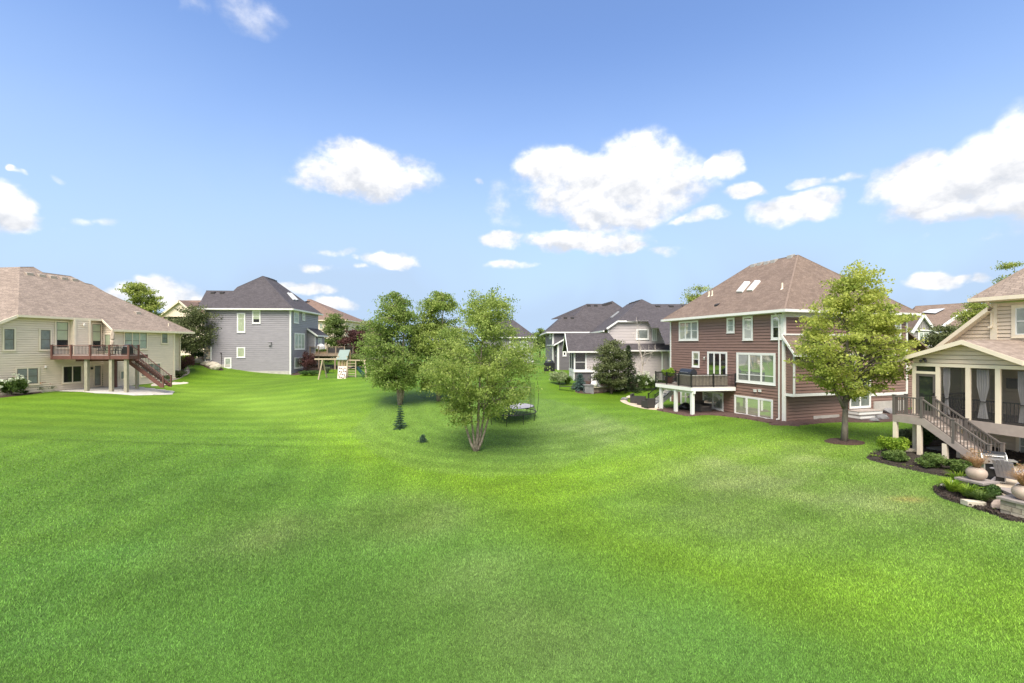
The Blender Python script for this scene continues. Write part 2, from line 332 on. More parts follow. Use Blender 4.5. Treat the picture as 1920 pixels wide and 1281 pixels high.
def _fit():
    n = len(cp); P = cp[:, :2]/20; K = _tps(((P[:, None]-P[None])**2).sum(2)); A = np.zeros((n+3, n+3)); A[:n, :n] = K + np.eye(n)*.12
    A[:n, n] = 1; A[:n, n+1:] = P; A[n, :n] = 1; A[n+1:, :n] = P.T; b = np.zeros(n+3); b[:n] = cp[:, 2]; return np.linalg.solve(A, b)
_W = _fit()
def h_exact(x, y):
    sh = x.shape; x = x.ravel(); y = y.ravel(); out = np.zeros_like(x)
    P = cp[:, :2]/20
    for i in range(0, len(x), 20000):
        X = np.stack([x[i:i+20000], y[i:i+20000]], 1)/20
        out[i:i+20000] = _tps(((X[:, None]-P[None])**2).sum(2)) @ _W[:-3] + _W[-3] + X @ _W[-2:]
    d = np.maximum(np.maximum(np.abs(x)-62, 0), np.maximum(np.maximum(y-95, 0), np.maximum(-6-y, 0))); k = np.clip(d/25, 0, 1); k = k*k*(3-2*k)
    return (np.clip(out, -.5, 5)*(1-k) + 2.6*k).reshape(sh)
XS = np.concatenate([[-2000,-900,-400,-200,-130,-100,-88], np.arange(-80, 80.01, .5), [88,100,130,200,400,900,2000]])
YS = np.concatenate([[-600,-200,-60,-30,-15], np.arange(-8, 100.01, .5), [108,120,140,180,260,400,800,1500,3500]])
GX, GY = np.meshgrid(XS, YS, indexing='ij'); GZ = h_exact(GX, GY)
def H(x, y):
    x = np.asarray(x, float); y = np.asarray(y, float)
    i = np.clip(np.searchsorted(XS, x)-1, 0, len(XS)-2); j = np.clip(np.searchsorted(YS, y)-1, 0, len(YS)-2)
    fx = (x-XS[i])/(XS[i+1]-XS[i]); fy = (y-YS[j])/(YS[j+1]-YS[j])
    return GZ[i,j]*(1-fx)*(1-fy)+GZ[i+1,j]*fx*(1-fy)+GZ[i,j+1]*(1-fx)*fy+GZ[i+1,j+1]*fx*fy
def h(x, y): return float(H(x, y))
def gnd(x, y, lo=3.0, hi=120.0):
    """where the line of sight through a photo pixel meets the ground"""
    r = ray(x, y); D = lo; prev = lo
    while D < hi:
        p = CAMP + r*D
        if p.z < h(p.x, p.y): break
        prev = D; D *= 1.03
    a, b = prev, D
    for _ in range(30):
        m = (a+b)/2; p = CAMP + r*m
        if p.z < h(p.x, p.y): b = m
        else: a = m
    p = CAMP + r*b; return Vector((p.x, p.y, h(p.x, p.y)))
def at(x, D): X = (x-CX)/F*D; return Vector((X, D, h(X, D)))
# ------------------------------------------------------------------ polygons of bare ground (no grass blades there)
BEDS = []
def inpoly(x, y, poly):
    x = np.asarray(x); y = np.asarray(y); c = np.zeros(x.shape, bool); n = len(poly)
    for i in range(n):
        x1, y1 = poly[i][0], poly[i][1]; x2, y2 = poly[(i+1) % n][0], poly[(i+1) % n][1]
        if y1 == y2: continue
        t = ((y1 > y) != (y2 > y)) & (x < (x2-x1)*(y-y1)/(y2-y1)+x1); c ^= t
    return c
def smooth_poly(pts, k=6):
    """Catmull-Rom through the corners"""
    P = [Vector((p[0], p[1], 0)) for p in pts]; n = len(P); out = []
    for i in range(n):
        a, b, c, d = P[i-1], P[i], P[(i+1) % n], P[(i+2) % n]
        for j in range(k):
            t = j/k; out.append(.5*((2*b)+(c-a)*t+(2*a-5*b+4*c-d)*t*t+(3*b-a-3*c+d)*t**3))
    return out
def ground_patch(name, pts, m, lift=.04, smooth=True, cell=.4, rough=0.0, flat=None, thick=0.0, **pr):
    poly = smooth_poly(pts) if smooth else [Vector((p[0], p[1], 0)) for p in pts]
    BEDS.append(poly)
    bm = bmesh.new(); vs_ = [bm.verts.new(p) for p in poly]; bm.faces.new(vs_)
    xs = [p.x for p in poly]; ys = [p.y for p in poly]
    for ax, lo, hi in ((0, min(xs), max(xs)), (1, min(ys), max(ys))):
        for c in np.arange(lo+cell, hi, cell):
            pl = Vector((c, 0, 0)) if ax == 0 else Vector((0, c, 0)); nn = Vector((1, 0, 0)) if ax == 0 else Vector((0, 1, 0))
            bmesh.ops.bisect_plane(bm, geom=list(bm.verts)+list(bm.edges)+list(bm.faces), plane_co=pl, plane_no=nn)
    bmesh.ops.triangulate(bm, faces=bm.faces)
    bm.verts.ensure_lookup_table()
    V = []
    for v in bm.verts:
        z = (h(v.co.x, v.co.y)+lift) if flat is None else flat
        edge = v.is_boundary
        if rough and not edge: z += rough*random.random()
        V.append((v.co.x, v.co.y, z - (.06 if edge and flat is None else 0)))
    Fc = [tuple(v.index for v in f.verts) for f in bm.faces]
    if thick:
        bound = [(e.verts[0].index, e.verts[1].index) for e in bm.edges if e.is_boundary]; n = len(V)
        V += [(a, b, c-thick) for a, b, c in V]; Fc += [(a, b, b+n, a+n) for a, b in bound]
    bm.free()
    return add(name, V, Fc, m, None, kind='structure', label=pr.pop('label', None), **pr)
# ------------------------------------------------------------------ building parts
def span(poly, z):
    """left and right end of a (u, z) outline at height z"""
    us = []; n = len(poly)
    for i in range(n):
        (u1, z1), (u2, z2) = poly[i], poly[(i+1) % n]
        if z1 == z2: continue
        if min(z1, z2)-1e-6 <= z <= max(z1, z2)+1e-6: us.append(u1+(u2-u1)*(z-z1)/(z2-z1))
    return (min(us), max(us)) if len(us) >= 2 else None
def wall(parent, fr, poly, m, w=0.0, expo=.18, mode='boards', thick=.22, name='wall', corner=None, cw=.12):
    """backing wall + lap siding. poly: outline in (u, z), listed around"""
    mb = MB(); mb.prism([fr.P(u, w-.085, z) for u, z in poly], fr.n*(-thick)); wo_ = mb.build(name, m, parent)
    z0 = min(p[1] for p in poly); z1 = max(p[1] for p in poly); n = max(1, round((z1-z0)/expo)); e = (z1-z0)/n
    J = MB(); cache = {}
    for i in range(n):
        a, b = z0+i*e+.03, z0+(i+1)*e
        sa = span(poly, a+1e-4); sb = span(poly, min(b, z1)-1e-4)
        if not sa or not sb: continue
        b = min(b, z1)
        pb, pt = w+.006, w-.028
        P8 = [fr.P(sa[0], w-.085, a), fr.P(sa[1], w-.085, a), fr.P(sa[1], pb, a), fr.P(sa[0], pb, a),
              fr.P(sb[0], w-.085, b), fr.P(sb[1], w-.085, b), fr.P(sb[1], pt, b), fr.P(sb[0], pt, b)]
        if mode == 'boards':
            key = (round(sa[0], 3), round(sa[1], 3), round(sb[0], 3), round(sb[1], 3), round(b-a, 3))
            c = fr.P((sa[0]+sa[1])/2, w, a)
            if key in cache: inst('siding_board', cache[key], c, wo_)
            else:
                q = MB().quad8([p-c for p in P8]); me = bpy.data.meshes.new('siding_board'); me.from_pydata([tuple(x) for x in q.v], [], q.f); me.materials.append(m)
                bm = bmesh.new(); bm.from_mesh(me); bmesh.ops.recalc_face_normals(bm, faces=bm.faces); bm.to_mesh(me); bm.free()
                cache[key] = me; inst('siding_board', me, c, wo_)
        else: J.quad8(P8)
    if mode != 'boards' and J.v: J.build('siding', m, wo_, kind='stuff')
    return wo_
def corner(parent, fr, u, z0, z1, m=None, w=0.0, cw=.13, s=1, name='corner_board'):
    return box(name, fr, u-(cw if s < 0 else 0.0), u+(cw if s > 0 else 0.0), w-.02, w+.035, z0, z1, m or white, parent)
def window(parent, fr, x0, x1, yt, yb, w=0.0, cols=1, rows=None, tm=None, sm=None, bl='blind', trim=.11, name='window', dbl=True, px_=True, sill=True, label=None, bly=1.0, mull=.06):
    """x0..yb: photo pixels on the wall plane (or metres when px_ is False); rows: split heights (fractions from the bottom) of every column"""
    tm = tm or white; sm = sm or tm
    if px_:
        ym = (yt+yb)/2; xm = (x0+x1)/2; ua = fr.uz(x0, ym, w)[0]; ub = fr.uz(x1, ym, w)[0]; zt = fr.uz(xm, yt, w)[1]; zb = fr.uz(xm, yb, w)[1]
    else: ua, ub, zt, zb = x0, x1, yt, yb
    if ua > ub: ua, ub = ub, ua
    B = lambda mb, a, b, c, d, e, f: mb.box(fr, a, b, w+c, w+d, e, f)
    t = MB(); P = trim
    B(t, ua, ua+P, .008, .042, zb, zt); B(t, ub-P, ub, .008, .042, zb, zt); B(t, ua+P, ub-P, .008, .044, zt-P, zt); B(t, ua+P, ub-P, .008, .044, zb, zb+P)
    if sill: B(t, ua-.03, ub+.03, .008, .075, zb-.035, zb+.002)
    W_ = t.build(name, tm, parent, label=label)
    iu0, iu1, iz0, iz1 = ua+P, ub-P, zb+P, zt-P; cwid = (iu1-iu0)/cols
    s = MB(); g = .045
    splits = [0.0]+(rows or ([.5] if dbl else []))+[1.0]
    for c in range(cols):
        a = iu0+c*cwid; b = a+cwid
        B(s, a, a+g, .009, .034, iz0, iz1); B(s, b-g, b, .009, .034, iz0, iz1)
        for k, f in enumerate(splits):
            zz = iz0+(iz1-iz0)*f; lo = zz-(0 if k == 0 else g/2 if k < len(splits)-1 else g); B(s, a+g, b-g, .009, .035, lo, lo+g)
    s.build('sash', sm, W_)
    for c in range(1, cols): box('mullion', fr, iu0+c*cwid-mull, iu0+c*cwid+mull, w+.009, w+.043, iz0, iz1, tm, W_)
    bm_ = {'blind': blind, 'green': blindg, 'grey': blindl, 'dark': dark}[bl]
    zsp = iz1-(iz1-iz0)*bly
    box('blind' if bl != 'dark' else 'interior', fr, iu0, iu1, w+.0075, w+.0095, zsp, iz1, bm_, W_)
    if bly < 1: box('interior', fr, iu0, iu1, w+.0075, w+.0095, iz0, zsp, dark, W_)
    for c in range(cols):
        a = iu0+c*cwid+g; b = a+cwid-2*g
        for k in range(len(splits)-1):
            z_a = iz0+(iz1-iz0)*splits[k]+g/2; z_b = iz0+(iz1-iz0)*splits[k+1]-g/2; add('pane', [fr.P(a, w+.018, z_a), fr.P(b, w+.018, z_a), fr.P(b, w+.018, z_b), fr.P(a, w+.018, z_b)], [(0, 1, 2, 3)], glass, W_, fix=False)
    return W_, (ua, ub, zb, zt)
def roof_faces(parent, faces, m, name='roof', th=.14, caps=(), capm=None):
    V = []; Fc = []; UV = []; mb = MB()
    for pts in faces:
        pts = [V3(p) for p in pts]; n = (pts[1]-pts[0]).cross(pts[2]-pts[0]).normalized()
        if n.z < 0: pts = pts[::-1]; n = -n
        e = Vector((0,0,1)).cross(n); e = e.normalized() if e.length > 1e-4 else Vector((1,0,0)); v = n.cross(e)
        b = len(V); k = len(pts); V += [tuple(p) for p in pts]; Fc.append(tuple(range(b, b+k))); UV += [(p.dot(e), p.dot(v)) for p in pts]
        V += [tuple(p-Vector((0,0,th))) for p in pts]; Fc.append(tuple(range(b+2*k-1, b+k-1, -1))); UV += [(pts[i].dot(e), pts[i].dot(v)) for i in range(k-1, -1, -1)]
        for i in range(k):
            j = (i+1) % k; Fc.append((b+i, b+k+i, b+k+j, b+j)); UV += [(.16, .07)]*4
    r = add(name, V, Fc, m, parent, fix=False, uv=UV)
    if caps:
        for p, q in caps: mb.bar(V3(p)-Vector((0,0,.02)), V3(q)-Vector((0,0,.02)), .13, .06)
        mb.build('ridge_cap', MATS[m.name+'_cap'], r)
    return r
def hip_roof(parent, fr, u0, u1, w0, w1, ze, uA, uB, wr, zr, m, fm, gut=True, soffit=None, name='roof'):
    """eave rectangle u0..u1 x w0(front, larger)..w1(back); ridge from uA to uB at w = wr"""
    P = fr.P; a, b, c, d_ = P(u0, w0, ze), P(u1, w0, ze), P(u1, w1, ze), P(u0, w1, ze); A, B_ = P(uA, wr, zr), P(uB, wr, zr)
    fc = [[a, b, B_, A], [c, d_, A, B_], [b, c, B_], [d_, a, A]]
    r = roof_faces(parent, fc, m, name, caps=[(a, A), (b, B_), (c, B_), (d_, A), (A, B_)])
    g = MB(); t = .13
    g.box(fr, u0-.02, u1+.02, w0-.02, w0+.10, ze-.2, ze-.015); g.box(fr, u0-.02, u1+.02, w1-.10, w1+.02, ze-.2, ze-.015)
    g.box(fr, u0-.10, u0+.02, w1-.02, w0+.1, ze-.202, ze-.017); g.box(fr, u1-.02, u1+.10, w1-.02, w0+.1, ze-.202, ze-.017)
    g.build('gutter', fm, r)
    box('soffit', fr, u0+.02, u1-.02, w0-.03, w1+.03, ze-.23, ze-.18, soffit or fm, r)
    return r
def gable_roof(parent, fr, u0, u1, w0, w1, ze, zr, m, fm, name='roof', th=.14, ur=None, rake=.2):
    """ridge runs along w (from w0 front to w1 back) at u = ur; eaves at u0 and u1"""
    P = fr.P; ur = (u0+u1)/2 if ur is None else ur
    r = roof_faces(parent, [[P(u0,w0,ze),P(ur,w0,zr),P(ur,w1,zr),P(u0,w1,ze)],[P(u1,w0,ze),P(u1,w1,ze),P(ur,w1,zr),P(ur,w0,zr)]], m, name, th, caps=[(P(ur,w0,zr),P(ur,w1,zr))])
    for sgn, ue in ((1, u0), (-1, u1)):
        k = MB(); pts = [P(ue, w0+.03, ze-.01), P(ur, w0+.03, zr-.01), P(ur, w0+.03, zr-rake-.01), P(ue, w0+.03, ze-rake-.01)]
        k.prism(pts, fr.n*-.05); k.build('rake_board', fm, r)
    for ue, s in ((u0, -1), (u1, 1)):
        box('gutter', fr, min(ue, ue+s*.1), max(ue, ue+s*.1), w1, w0, ze-.17, ze-.02, fm, r)
    return r
def downspout(parent, fr, u, w, z0, z1, m, over=.4):
    d = MB(); d.box(fr, u-.04, u+.04, w+.04, w+.11, z0, z1-.45)
    d.bar(fr.P(u, w+.075, z1-.47), fr.P(u, w+over, z1-.15), .08, .07); d.box(fr, u-.04, u+.04, w+.06, w+.3, z0-.02, z0+.06)
    return d.build('downspout', m, parent)
def roof_vent(parent, p, fr, m, s=.34, name='roof_vent'):
    a = fr.a*s/2; b = fr.n*s/2; c = V3(p); v = MB()
    v.quad8([c-a-b+Vector((0,0,-.1)), c+a-b+Vector((0,0,-.1)), c+a+b+Vector((0,0,-.25)), c-a+b+Vector((0,0,-.25)), c-a-b+Vector((0,0,.16)), c+a-b+Vector((0,0,.16)), c+a+b+Vector((0,0,.05)), c-a+b+Vector((0,0,.05))])
    return v.build(name, m, parent)
BAL = {}
def baluster_mesh(hh, r, m):
    k = (round(hh, 3), r, m.name)
    if k not in BAL:
        mb = MB().box(WF, -r, r, -r, r, 0, hh); me = bpy.data.meshes.new('baluster'); me.from_pydata([tuple(v) for v in mb.v], [], mb.f); me.materials.append(m)
        bm = bmesh.new(); bm.from_mesh(me); bmesh.ops.recalc_face_normals(bm, faces=bm.faces); bm.to_mesh(me); bm.free(); BAL[k] = me
    return BAL[k]
def railing(parent, p, q, hh, m, bm_=None, step=.12, br=.01, rw=.07, rh=.06, posts=(True, True), pm=None, pw=.1, mids=0, drop=0.0, name='railing', lowrail=True):
    p = V3(p); q = V3(q); bm_ = bm_ or m; pm = pm or m; up = Vector((0,0,1)); L = Vector(((q-p).x, (q-p).y, 0)).length; ang = math.atan2((q-p).y, (q-p).x)
    r = MB(); r.bar(p+up*hh, q+up*hh, rw, rh)
    if lowrail: r.bar(p+up*.09, q+up*.09, .04, .04)
    ro = r.build(name, m, parent)
    n = max(2, int(L/step)); me = baluster_mesh(hh-.12, br, bm_)
    for i in range(1, n):
        inst('baluster', me, p+(q-p)*(i/n)+up*.09, ro, (0, 0, ang))
    k = [t for t, f in ((0, posts[0]), (1, posts[1])) if f]+[(i+1)/(mids+1) for i in range(mids)]
    for t in k:
        c = p+(q-p)*t; o = MB(); o.box(Fr(c.x, c.y, math.cos(ang), math.sin(ang)), -pw/2, pw/2, -pw/2, pw/2, c.z-drop, c.z+hh+.06); o.box(Fr(c.x, c.y, math.cos(ang), math.sin(ang)), -pw/2-.015, pw/2+.015, -pw/2-.015, pw/2+.015, c.z+hh+.061, c.z+hh+.09)
        o.build('rail_post', pm, ro)
    return ro
def stairs(parent, p, d, s, n, rise, run, wid, tm, rm, sm, openr=False):
    """p: top corner at deck level, d: direction down (horizontal), s: sideways unit; n risers"""
    p = V3(p); d = V3(d).normalized(); s = V3(s).normalized(); up = Vector((0,0,1))
    fr = Fr(p.x, p.y, d.x, d.y); sg = 1 if fr.n.dot(s) > 0 else -1
    for i in range(n-1):
        z = p.z-rise*(i+1)
        o = MB().box(fr, i*run-.02, (i+1)*run+.005, sg*.045, sg*(wid-.045), z-.035, z); o.build('tread', tm, parent)
    if not openr:
        for i in range(n):
            z = p.z-rise*(i+1); MB().box(fr, i*run-.03, i*run-.005, sg*.046, sg*(wid-.046), z+.001, z+rise-.036).build('riser', rm, parent)
    for w_ in (0, wid-.045):
        a = fr.P(0, sg*w_, p.z-.02); b = fr.P((n-1)*run, sg*w_, p.z-rise*(n-1)-.02); o = MB()
        q = [fr.P(0, sg*w_, p.z-.0), fr.P(run*.3, sg*w_, p.z-.0), fr.P(n*run-.1, sg*w_, p.z-rise*(n-.8)), fr.P(n*run-.1, sg*w_, p.z-rise*n), fr.P((n-1)*run-.15, sg*w_, p.z-rise*n), fr.P(0, sg*w_, p.z-.36)]
        o.prism(q, fr.n*(sg*.045)); o.build('stringer', sm, parent)
def deck_boards(parent, poly, z, fr, m, bw=.14, gap=.008, th=.03, name='deck_board'):
    """boards along fr.a, clipped to a polygon given in world xy"""
    q = [fr.loc((p[0], p[1], 0)) for p in poly]; pl = [(a, w) for a, w, _ in q]; w0 = min(p[1] for p in pl); w1 = max(p[1] for p in pl); k = w0
    while k < w1-.03:
        e = min(k+bw-gap, w1); s1 = span(pl, k+.001); s2 = span(pl, e-.001)
        if s1 and s2:
            o = MB().quad8([fr.P(s1[0],k,z-th),fr.P(s1[1],k,z-th),fr.P(s2[1],e,z-th),fr.P(s2[0],e,z-th),fr.P(s1[0],k,z),fr.P(s1[1],k,z),fr.P(s2[1],e,z),fr.P(s2[0],e,z)]); o.build(name, m, parent)
        k += bw
def post(parent, p, q, wd, m, ang=0.0, name='post', cap=None):
    c = V3(p); f = Fr(c.x, c.y, math.cos(ang), math.sin(ang)); o = MB().box(f, -wd/2, wd/2, -wd/2, wd/2, c.z, q); return o.build(name, m, parent)
def fascia(parent, pts, z0, z1, m, th=.04, name='fascia'):
    for a, b in zip(pts[:-1], pts[1:]):
        MB().bar(Vector((a[0], a[1], (z0+z1)/2)), Vector((b[0], b[1], (z0+z1)/2)), th, z1-z0).build(name, m, parent)
def rock(name, c, sx, sy, sz, m, parent=None, seed=0, **pr):
    bm = bmesh.new(); bmesh.ops.create_icosphere(bm, subdivisions=2, radius=1.0); rs = np.random.RandomState(seed); a = rs.randn(9, 3)
    for v in bm.verts:
        k = 1.0
        for i in range(5):
            dn_ = v.co.dot(Vector(a[i]).normalized()); lim = .62+.2*abs(a[5+i % 4][0] % 1)
            if dn_ > lim: v.co -= Vector(a[i]).normalized()*(dn_-lim)
        v.co += Vector(rs.randn(3))*.03
    Vv = [(v.co.x*sx+c[0], v.co.y*sy+c[1], v.co.z*sz+c[2]+sz*.45) for v in bm.verts]; Fc = [tuple(v.index for v in f.verts) for f in bm.faces]; bm.free()
    return add(name, Vv, Fc, m, parent, fix=False, **pr)
# ------------------------------------------------------------------ lawn
SW = [px(*c) for c in ((300,735,46),(430,752,43),(560,775,36),(640,805,31.5),(690,850,25),(780,885,21.8),(900,905,20.6),(1010,905,20.6),(1150,880,21.5),(1290,860,23),(1420,843,24),(1500,836,24.5))]
SW2 = [px(*c) for c in ((1010,905,20.6),(1060,960,16),(1180,1020,13.4),(1330,1070,11.4),(1500,1090,10.4),(1900,1120,9.8))]
def dist_line(x, y, L):
    d_ = np.full(x.shape, 1e9)
    for a, b in zip(L[:-1], L[1:]):
        ax, ay, bx, by = a.x, a.y, b.x, b.y; l2 = (bx-ax)**2+(by-ay)**2; t = np.clip(((x-ax)*(bx-ax)+(y-ay)*(by-ay))/l2, 0, 1)
        d_ = np.minimum(d_, np.hypot(x-ax-t*(bx-ax), y-ay-t*(by-ay)))
    return d_
ISL = [(p.x, p.y) for p in (px(*c) for c in ((655,812,30.5),(700,850,25),(780,880,22.2),(900,893,21.4),(1030,885,21.8),(1120,850,25),(1180,812,29),(1150,780,33),(1040,745,39),(860,738,40),(720,742,38.5)))]
def lawn_color(x, y):
    n0 = fbm(x*.11+3, y*.11+7, 4); n1_ = fbm(x*.5+31, y*.5, 4); n2 = fbm(x*2.3, y*2.3+5, 3)
    D = np.hypot(x, y)
    base = np.array([.108, .205, .036]); near = np.array([.106, .212, .040]); lime = np.array([.155, .262, .026]); pale = np.array([.185, .230, .085]); far = np.array([.108, .200, .014])
    xp = 960+853*x/np.maximum(y, 1.0); Db = np.interp(xp, [0, 500, 960, 1200, 1500, 1900], [17, 15.5, 12.6, 11, 9.6, 8.6])+2.2*(n1_-.5); k = np.clip((D-Db+1.2)/3.2, 0, 1); k = (k*k*(3-2*k))[..., None]
    rg_ = np.clip((x+1)/6, 0, 1)[..., None]*.75; mid = base*(1-rg_)+np.array([.116, .215, .030])*rg_; c = near*(1-k)+mid*k
    k = np.clip((D-22)/20, 0, 1)[..., None]; c = c*(1-k)+far*k
    s = np.exp(-(dist_line(x, y, SW)/3.2)**2)*.95 + np.exp(-(dist_line(x, y, SW2)/2.4)**2)*.6
    s = np.clip(s*(.55+.9*n0), 0, 1)[..., None]; c = c*(1-s)+lime*s
    # worn, paler patches
    wp = np.zeros(x.shape)
    for (qx, qy, qd, r, a) in ((1440,905,19.3,4.2,.62),(1640,925,17,2.6,.6),(500,1015,13.3,1.6,.45),(780,965,15.6,2.2,.38),(1380,960,16,3,.35),(1560,870,21.5,3,.4),(1000,1190,8.5,1.8,.25),(1100,815,29,3,.45),(900,1090,10.6,2,.22)):
        p = px(qx, qy, qd); wp = np.maximum(wp, a*np.exp(-((x-p.x)**2+((y-p.y)*.8)**2)/r**2))
    wp = np.clip(wp*(.2+3.0*n1_**1.5), 0, .85)[..., None]; c = c*(1-wp)+pale*wp
    p = px(1705, 940, 16.4); dd = np.exp(-(((x-p.x)/.55)**2+((y-p.y)/.25)**2))[..., None]*.45; c = c*(1-dd)+np.array([.36, .25, .10])*dd
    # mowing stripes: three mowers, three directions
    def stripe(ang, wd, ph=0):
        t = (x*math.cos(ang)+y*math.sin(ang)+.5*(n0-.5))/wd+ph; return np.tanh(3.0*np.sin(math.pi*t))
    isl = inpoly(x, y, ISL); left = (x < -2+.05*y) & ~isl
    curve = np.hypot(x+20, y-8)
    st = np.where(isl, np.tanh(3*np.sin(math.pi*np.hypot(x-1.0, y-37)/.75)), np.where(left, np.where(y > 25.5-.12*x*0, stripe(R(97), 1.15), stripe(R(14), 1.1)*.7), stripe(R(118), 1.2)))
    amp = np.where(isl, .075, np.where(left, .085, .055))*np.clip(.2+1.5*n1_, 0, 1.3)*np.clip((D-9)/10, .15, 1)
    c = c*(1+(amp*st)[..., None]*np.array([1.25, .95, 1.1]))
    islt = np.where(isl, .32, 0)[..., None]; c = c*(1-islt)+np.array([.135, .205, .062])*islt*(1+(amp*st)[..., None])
    bank_line = (np.exp(-((y-25.5-.25*(n0-.5))/.3)**2)*np.clip((-x-9)/5, 0, 1)*.22)[..., None]; c = c*(1-bank_line)  # darker line painted along the left bank's edge, in place of relief shading
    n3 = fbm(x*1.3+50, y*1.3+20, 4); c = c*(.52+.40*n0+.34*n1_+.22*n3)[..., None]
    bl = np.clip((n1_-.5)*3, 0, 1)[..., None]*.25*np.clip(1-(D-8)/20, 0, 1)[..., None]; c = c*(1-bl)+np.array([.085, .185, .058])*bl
    return c*.98
def grassmat(name, blades):
    m = bpy.data.materials.new(name); m.use_nodes = True; nt = m.node_tree; b = nt.nodes['Principled BSDF']; out = nt.nodes['Material Output']
    at_ = nt.nodes.new('ShaderNodeVertexColor'); at_.layer_name = 'col'; g = nt.nodes.new('ShaderNodeNewGeometry')
    f = nt.nodes.new('ShaderNodeMapRange'); f.inputs[3].default_value = .38 if blades else .55; f.inputs[4].default_value = 1.62 if blades else 1.4
    if blades: nt.links.new(g.outputs['Random Per Island'], f.inputs[0])
    else:
        nz = nt.nodes.new('ShaderNodeTexNoise'); nz.inputs['Scale'].default_value = 9; nz.inputs['Detail'].default_value = 5; nz.inputs['Roughness'].default_value = .75
        nt.links.new(g.outputs['Position'], nz.inputs['Vector']); nt.links.new(nz.outputs['Fac'], f.inputs[0]); f.inputs[1].default_value = .3; f.inputs[2].default_value = .7
        bp = nt.nodes.new('ShaderNodeBump'); bp.inputs['Strength'].default_value = .7; bp.inputs['Distance'].default_value = .05
        nz2 = nt.nodes.new('ShaderNodeTexNoise'); nz2.inputs['Scale'].default_value = 26; nz2.inputs['Detail'].default_value = 3; nt.links.new(g.outputs['Position'], nz2.inputs['Vector'])
        nt.links.new(nz2.outputs['Fac'], bp.inputs['Height']); nt.links.new(bp.outputs[0], b.inputs['Normal'])
    mx = nt.nodes.new('ShaderNodeMix'); mx.data_type = 'RGBA'; mx.blend_type = 'MULTIPLY'; mx.inputs[0].default_value = 1
    nt.links.new(at_.outputs[0], mx.inputs[6]); nt.links.new(f.outputs[0], mx.inputs[7]); nt.links.new(mx.outputs[2], b.inputs['Base Color'])
    b.inputs['Roughness'].default_value = .6; b.inputs['Specular IOR Level'].default_value = .2 if blades else .1
    if blades:
        t = nt.nodes.new('ShaderNodeBsdfTranslucent'); nt.links.new(mx.outputs[2], t.inputs[0]); ms = nt.nodes.new('ShaderNodeMixShader'); ms.inputs[0].default_value = .4
        nt.links.new(b.outputs[0], ms.inputs[1]); nt.links.new(t.outputs[0], ms.inputs[2]); nt.links.new(ms.outputs[0], out.inputs[0])
    return m
def lawn():
    nx, ny = GX.shape; V = np.stack([GX, GY, GZ], -1).reshape(-1, 3)
    i, j = np.meshgrid(np.arange(nx-1), np.arange(ny-1), indexing='ij'); a = (i*ny+j).ravel()
    Fc = np.stack([a, a+ny, a+ny+1, a+1], 1)
    me = bpy.data.meshes.new('lawn'); me.vertices.add(len(V)); me.vertices.foreach_set('co', V.astype(np.float32).ravel())
    me.loops.add(Fc.size); me.loops.foreach_set('vertex_index', Fc.astype(np.int32).ravel()); me.polygons.add(len(Fc))
    me.polygons.foreach_set('loop_start', (np.arange(len(Fc))*4).astype(np.int32)); me.polygons.foreach_set('loop_total', np.full(len(Fc), 4, np.int32)); me.update()
    me.polygons.foreach_set('use_smooth', np.ones(len(Fc), bool))
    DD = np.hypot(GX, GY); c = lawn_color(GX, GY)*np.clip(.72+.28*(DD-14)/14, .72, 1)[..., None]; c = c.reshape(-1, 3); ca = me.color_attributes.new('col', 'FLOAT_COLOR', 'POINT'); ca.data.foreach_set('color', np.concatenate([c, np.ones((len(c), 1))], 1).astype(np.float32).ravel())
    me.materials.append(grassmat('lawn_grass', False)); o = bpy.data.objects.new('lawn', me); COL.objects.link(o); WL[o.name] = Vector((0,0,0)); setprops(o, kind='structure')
def blades(n=1350000):
    rs = np.random.RandomState(11)
    # denser close by, thinning out with distance
    D = 5.2*np.exp(rs.rand(n)*math.log(40/5.2)); th = R(-56)+rs.rand(n)*R(112)
    x = D*np.sin(th); y = D*np.cos(th); ok = (y > 4.5) & (rs.rand(n) < np.clip((40-D)/16, 0, 1))
    for poly in BEDS: ok &= ~inpoly(x, y, poly)
    x = x[ok]; y = y[ok]; D = D[ok]; n = len(x); z = H(x, y)
    sc = np.clip(D/9, .8, 3.2); hh = (.020+.024*rs.rand(n))*np.clip(sc, .9, 1.4); wd = .0042*sc*(.6+.8*rs.rand(n))
    # gentle clumping of blade lean
    la = 2*math.pi*fbm(x*1.7, y*1.7, 2)*2+rs.randn(n)*2.2; ln = hh*(.3+.7*rs.rand(n)); fa = rs.rand(n)*math.pi*2
    V = np.zeros((n, 3, 3)); dx = np.cos(fa)*wd; dy = np.sin(fa)*wd
    V[:, 0] = np.stack([x-dx, y-dy, z-.005], 1); V[:, 1] = np.stack([x+dx, y+dy, z-.005], 1); V[:, 2] = np.stack([x+np.cos(la)*ln, y+np.sin(la)*ln, z+hh], 1)
    me = bpy.data.meshes.new('grass_blades'); me.vertices.add(3*n); me.vertices.foreach_set('co', V.astype(np.float32).ravel())
    me.loops.add(3*n); me.loops.foreach_set('vertex_index', np.arange(3*n, dtype=np.int32)); me.polygons.add(n)
    me.polygons.foreach_set('loop_start', (np.arange(n)*3).astype(np.int32)); me.polygons.foreach_set('loop_total', np.full(n, 3, np.int32)); me.update()
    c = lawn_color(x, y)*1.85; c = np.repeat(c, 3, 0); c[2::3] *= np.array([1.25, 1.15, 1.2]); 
    ca = me.color_attributes.new('col', 'FLOAT_COLOR', 'POINT'); ca.data.foreach_set('color', np.concatenate([c, np.ones((len(c), 1))], 1).astype(np.float32).ravel())
    me.materials.append(grassmat('grass_blade', True)); o = bpy.data.objects.new('grass_blades', me); COL.objects.link(o); WL[o.name] = Vector((0,0,0))
    setprops(o, 'short green mown grass covering the open lawn', 'grass', kind='stuff')
lawn()
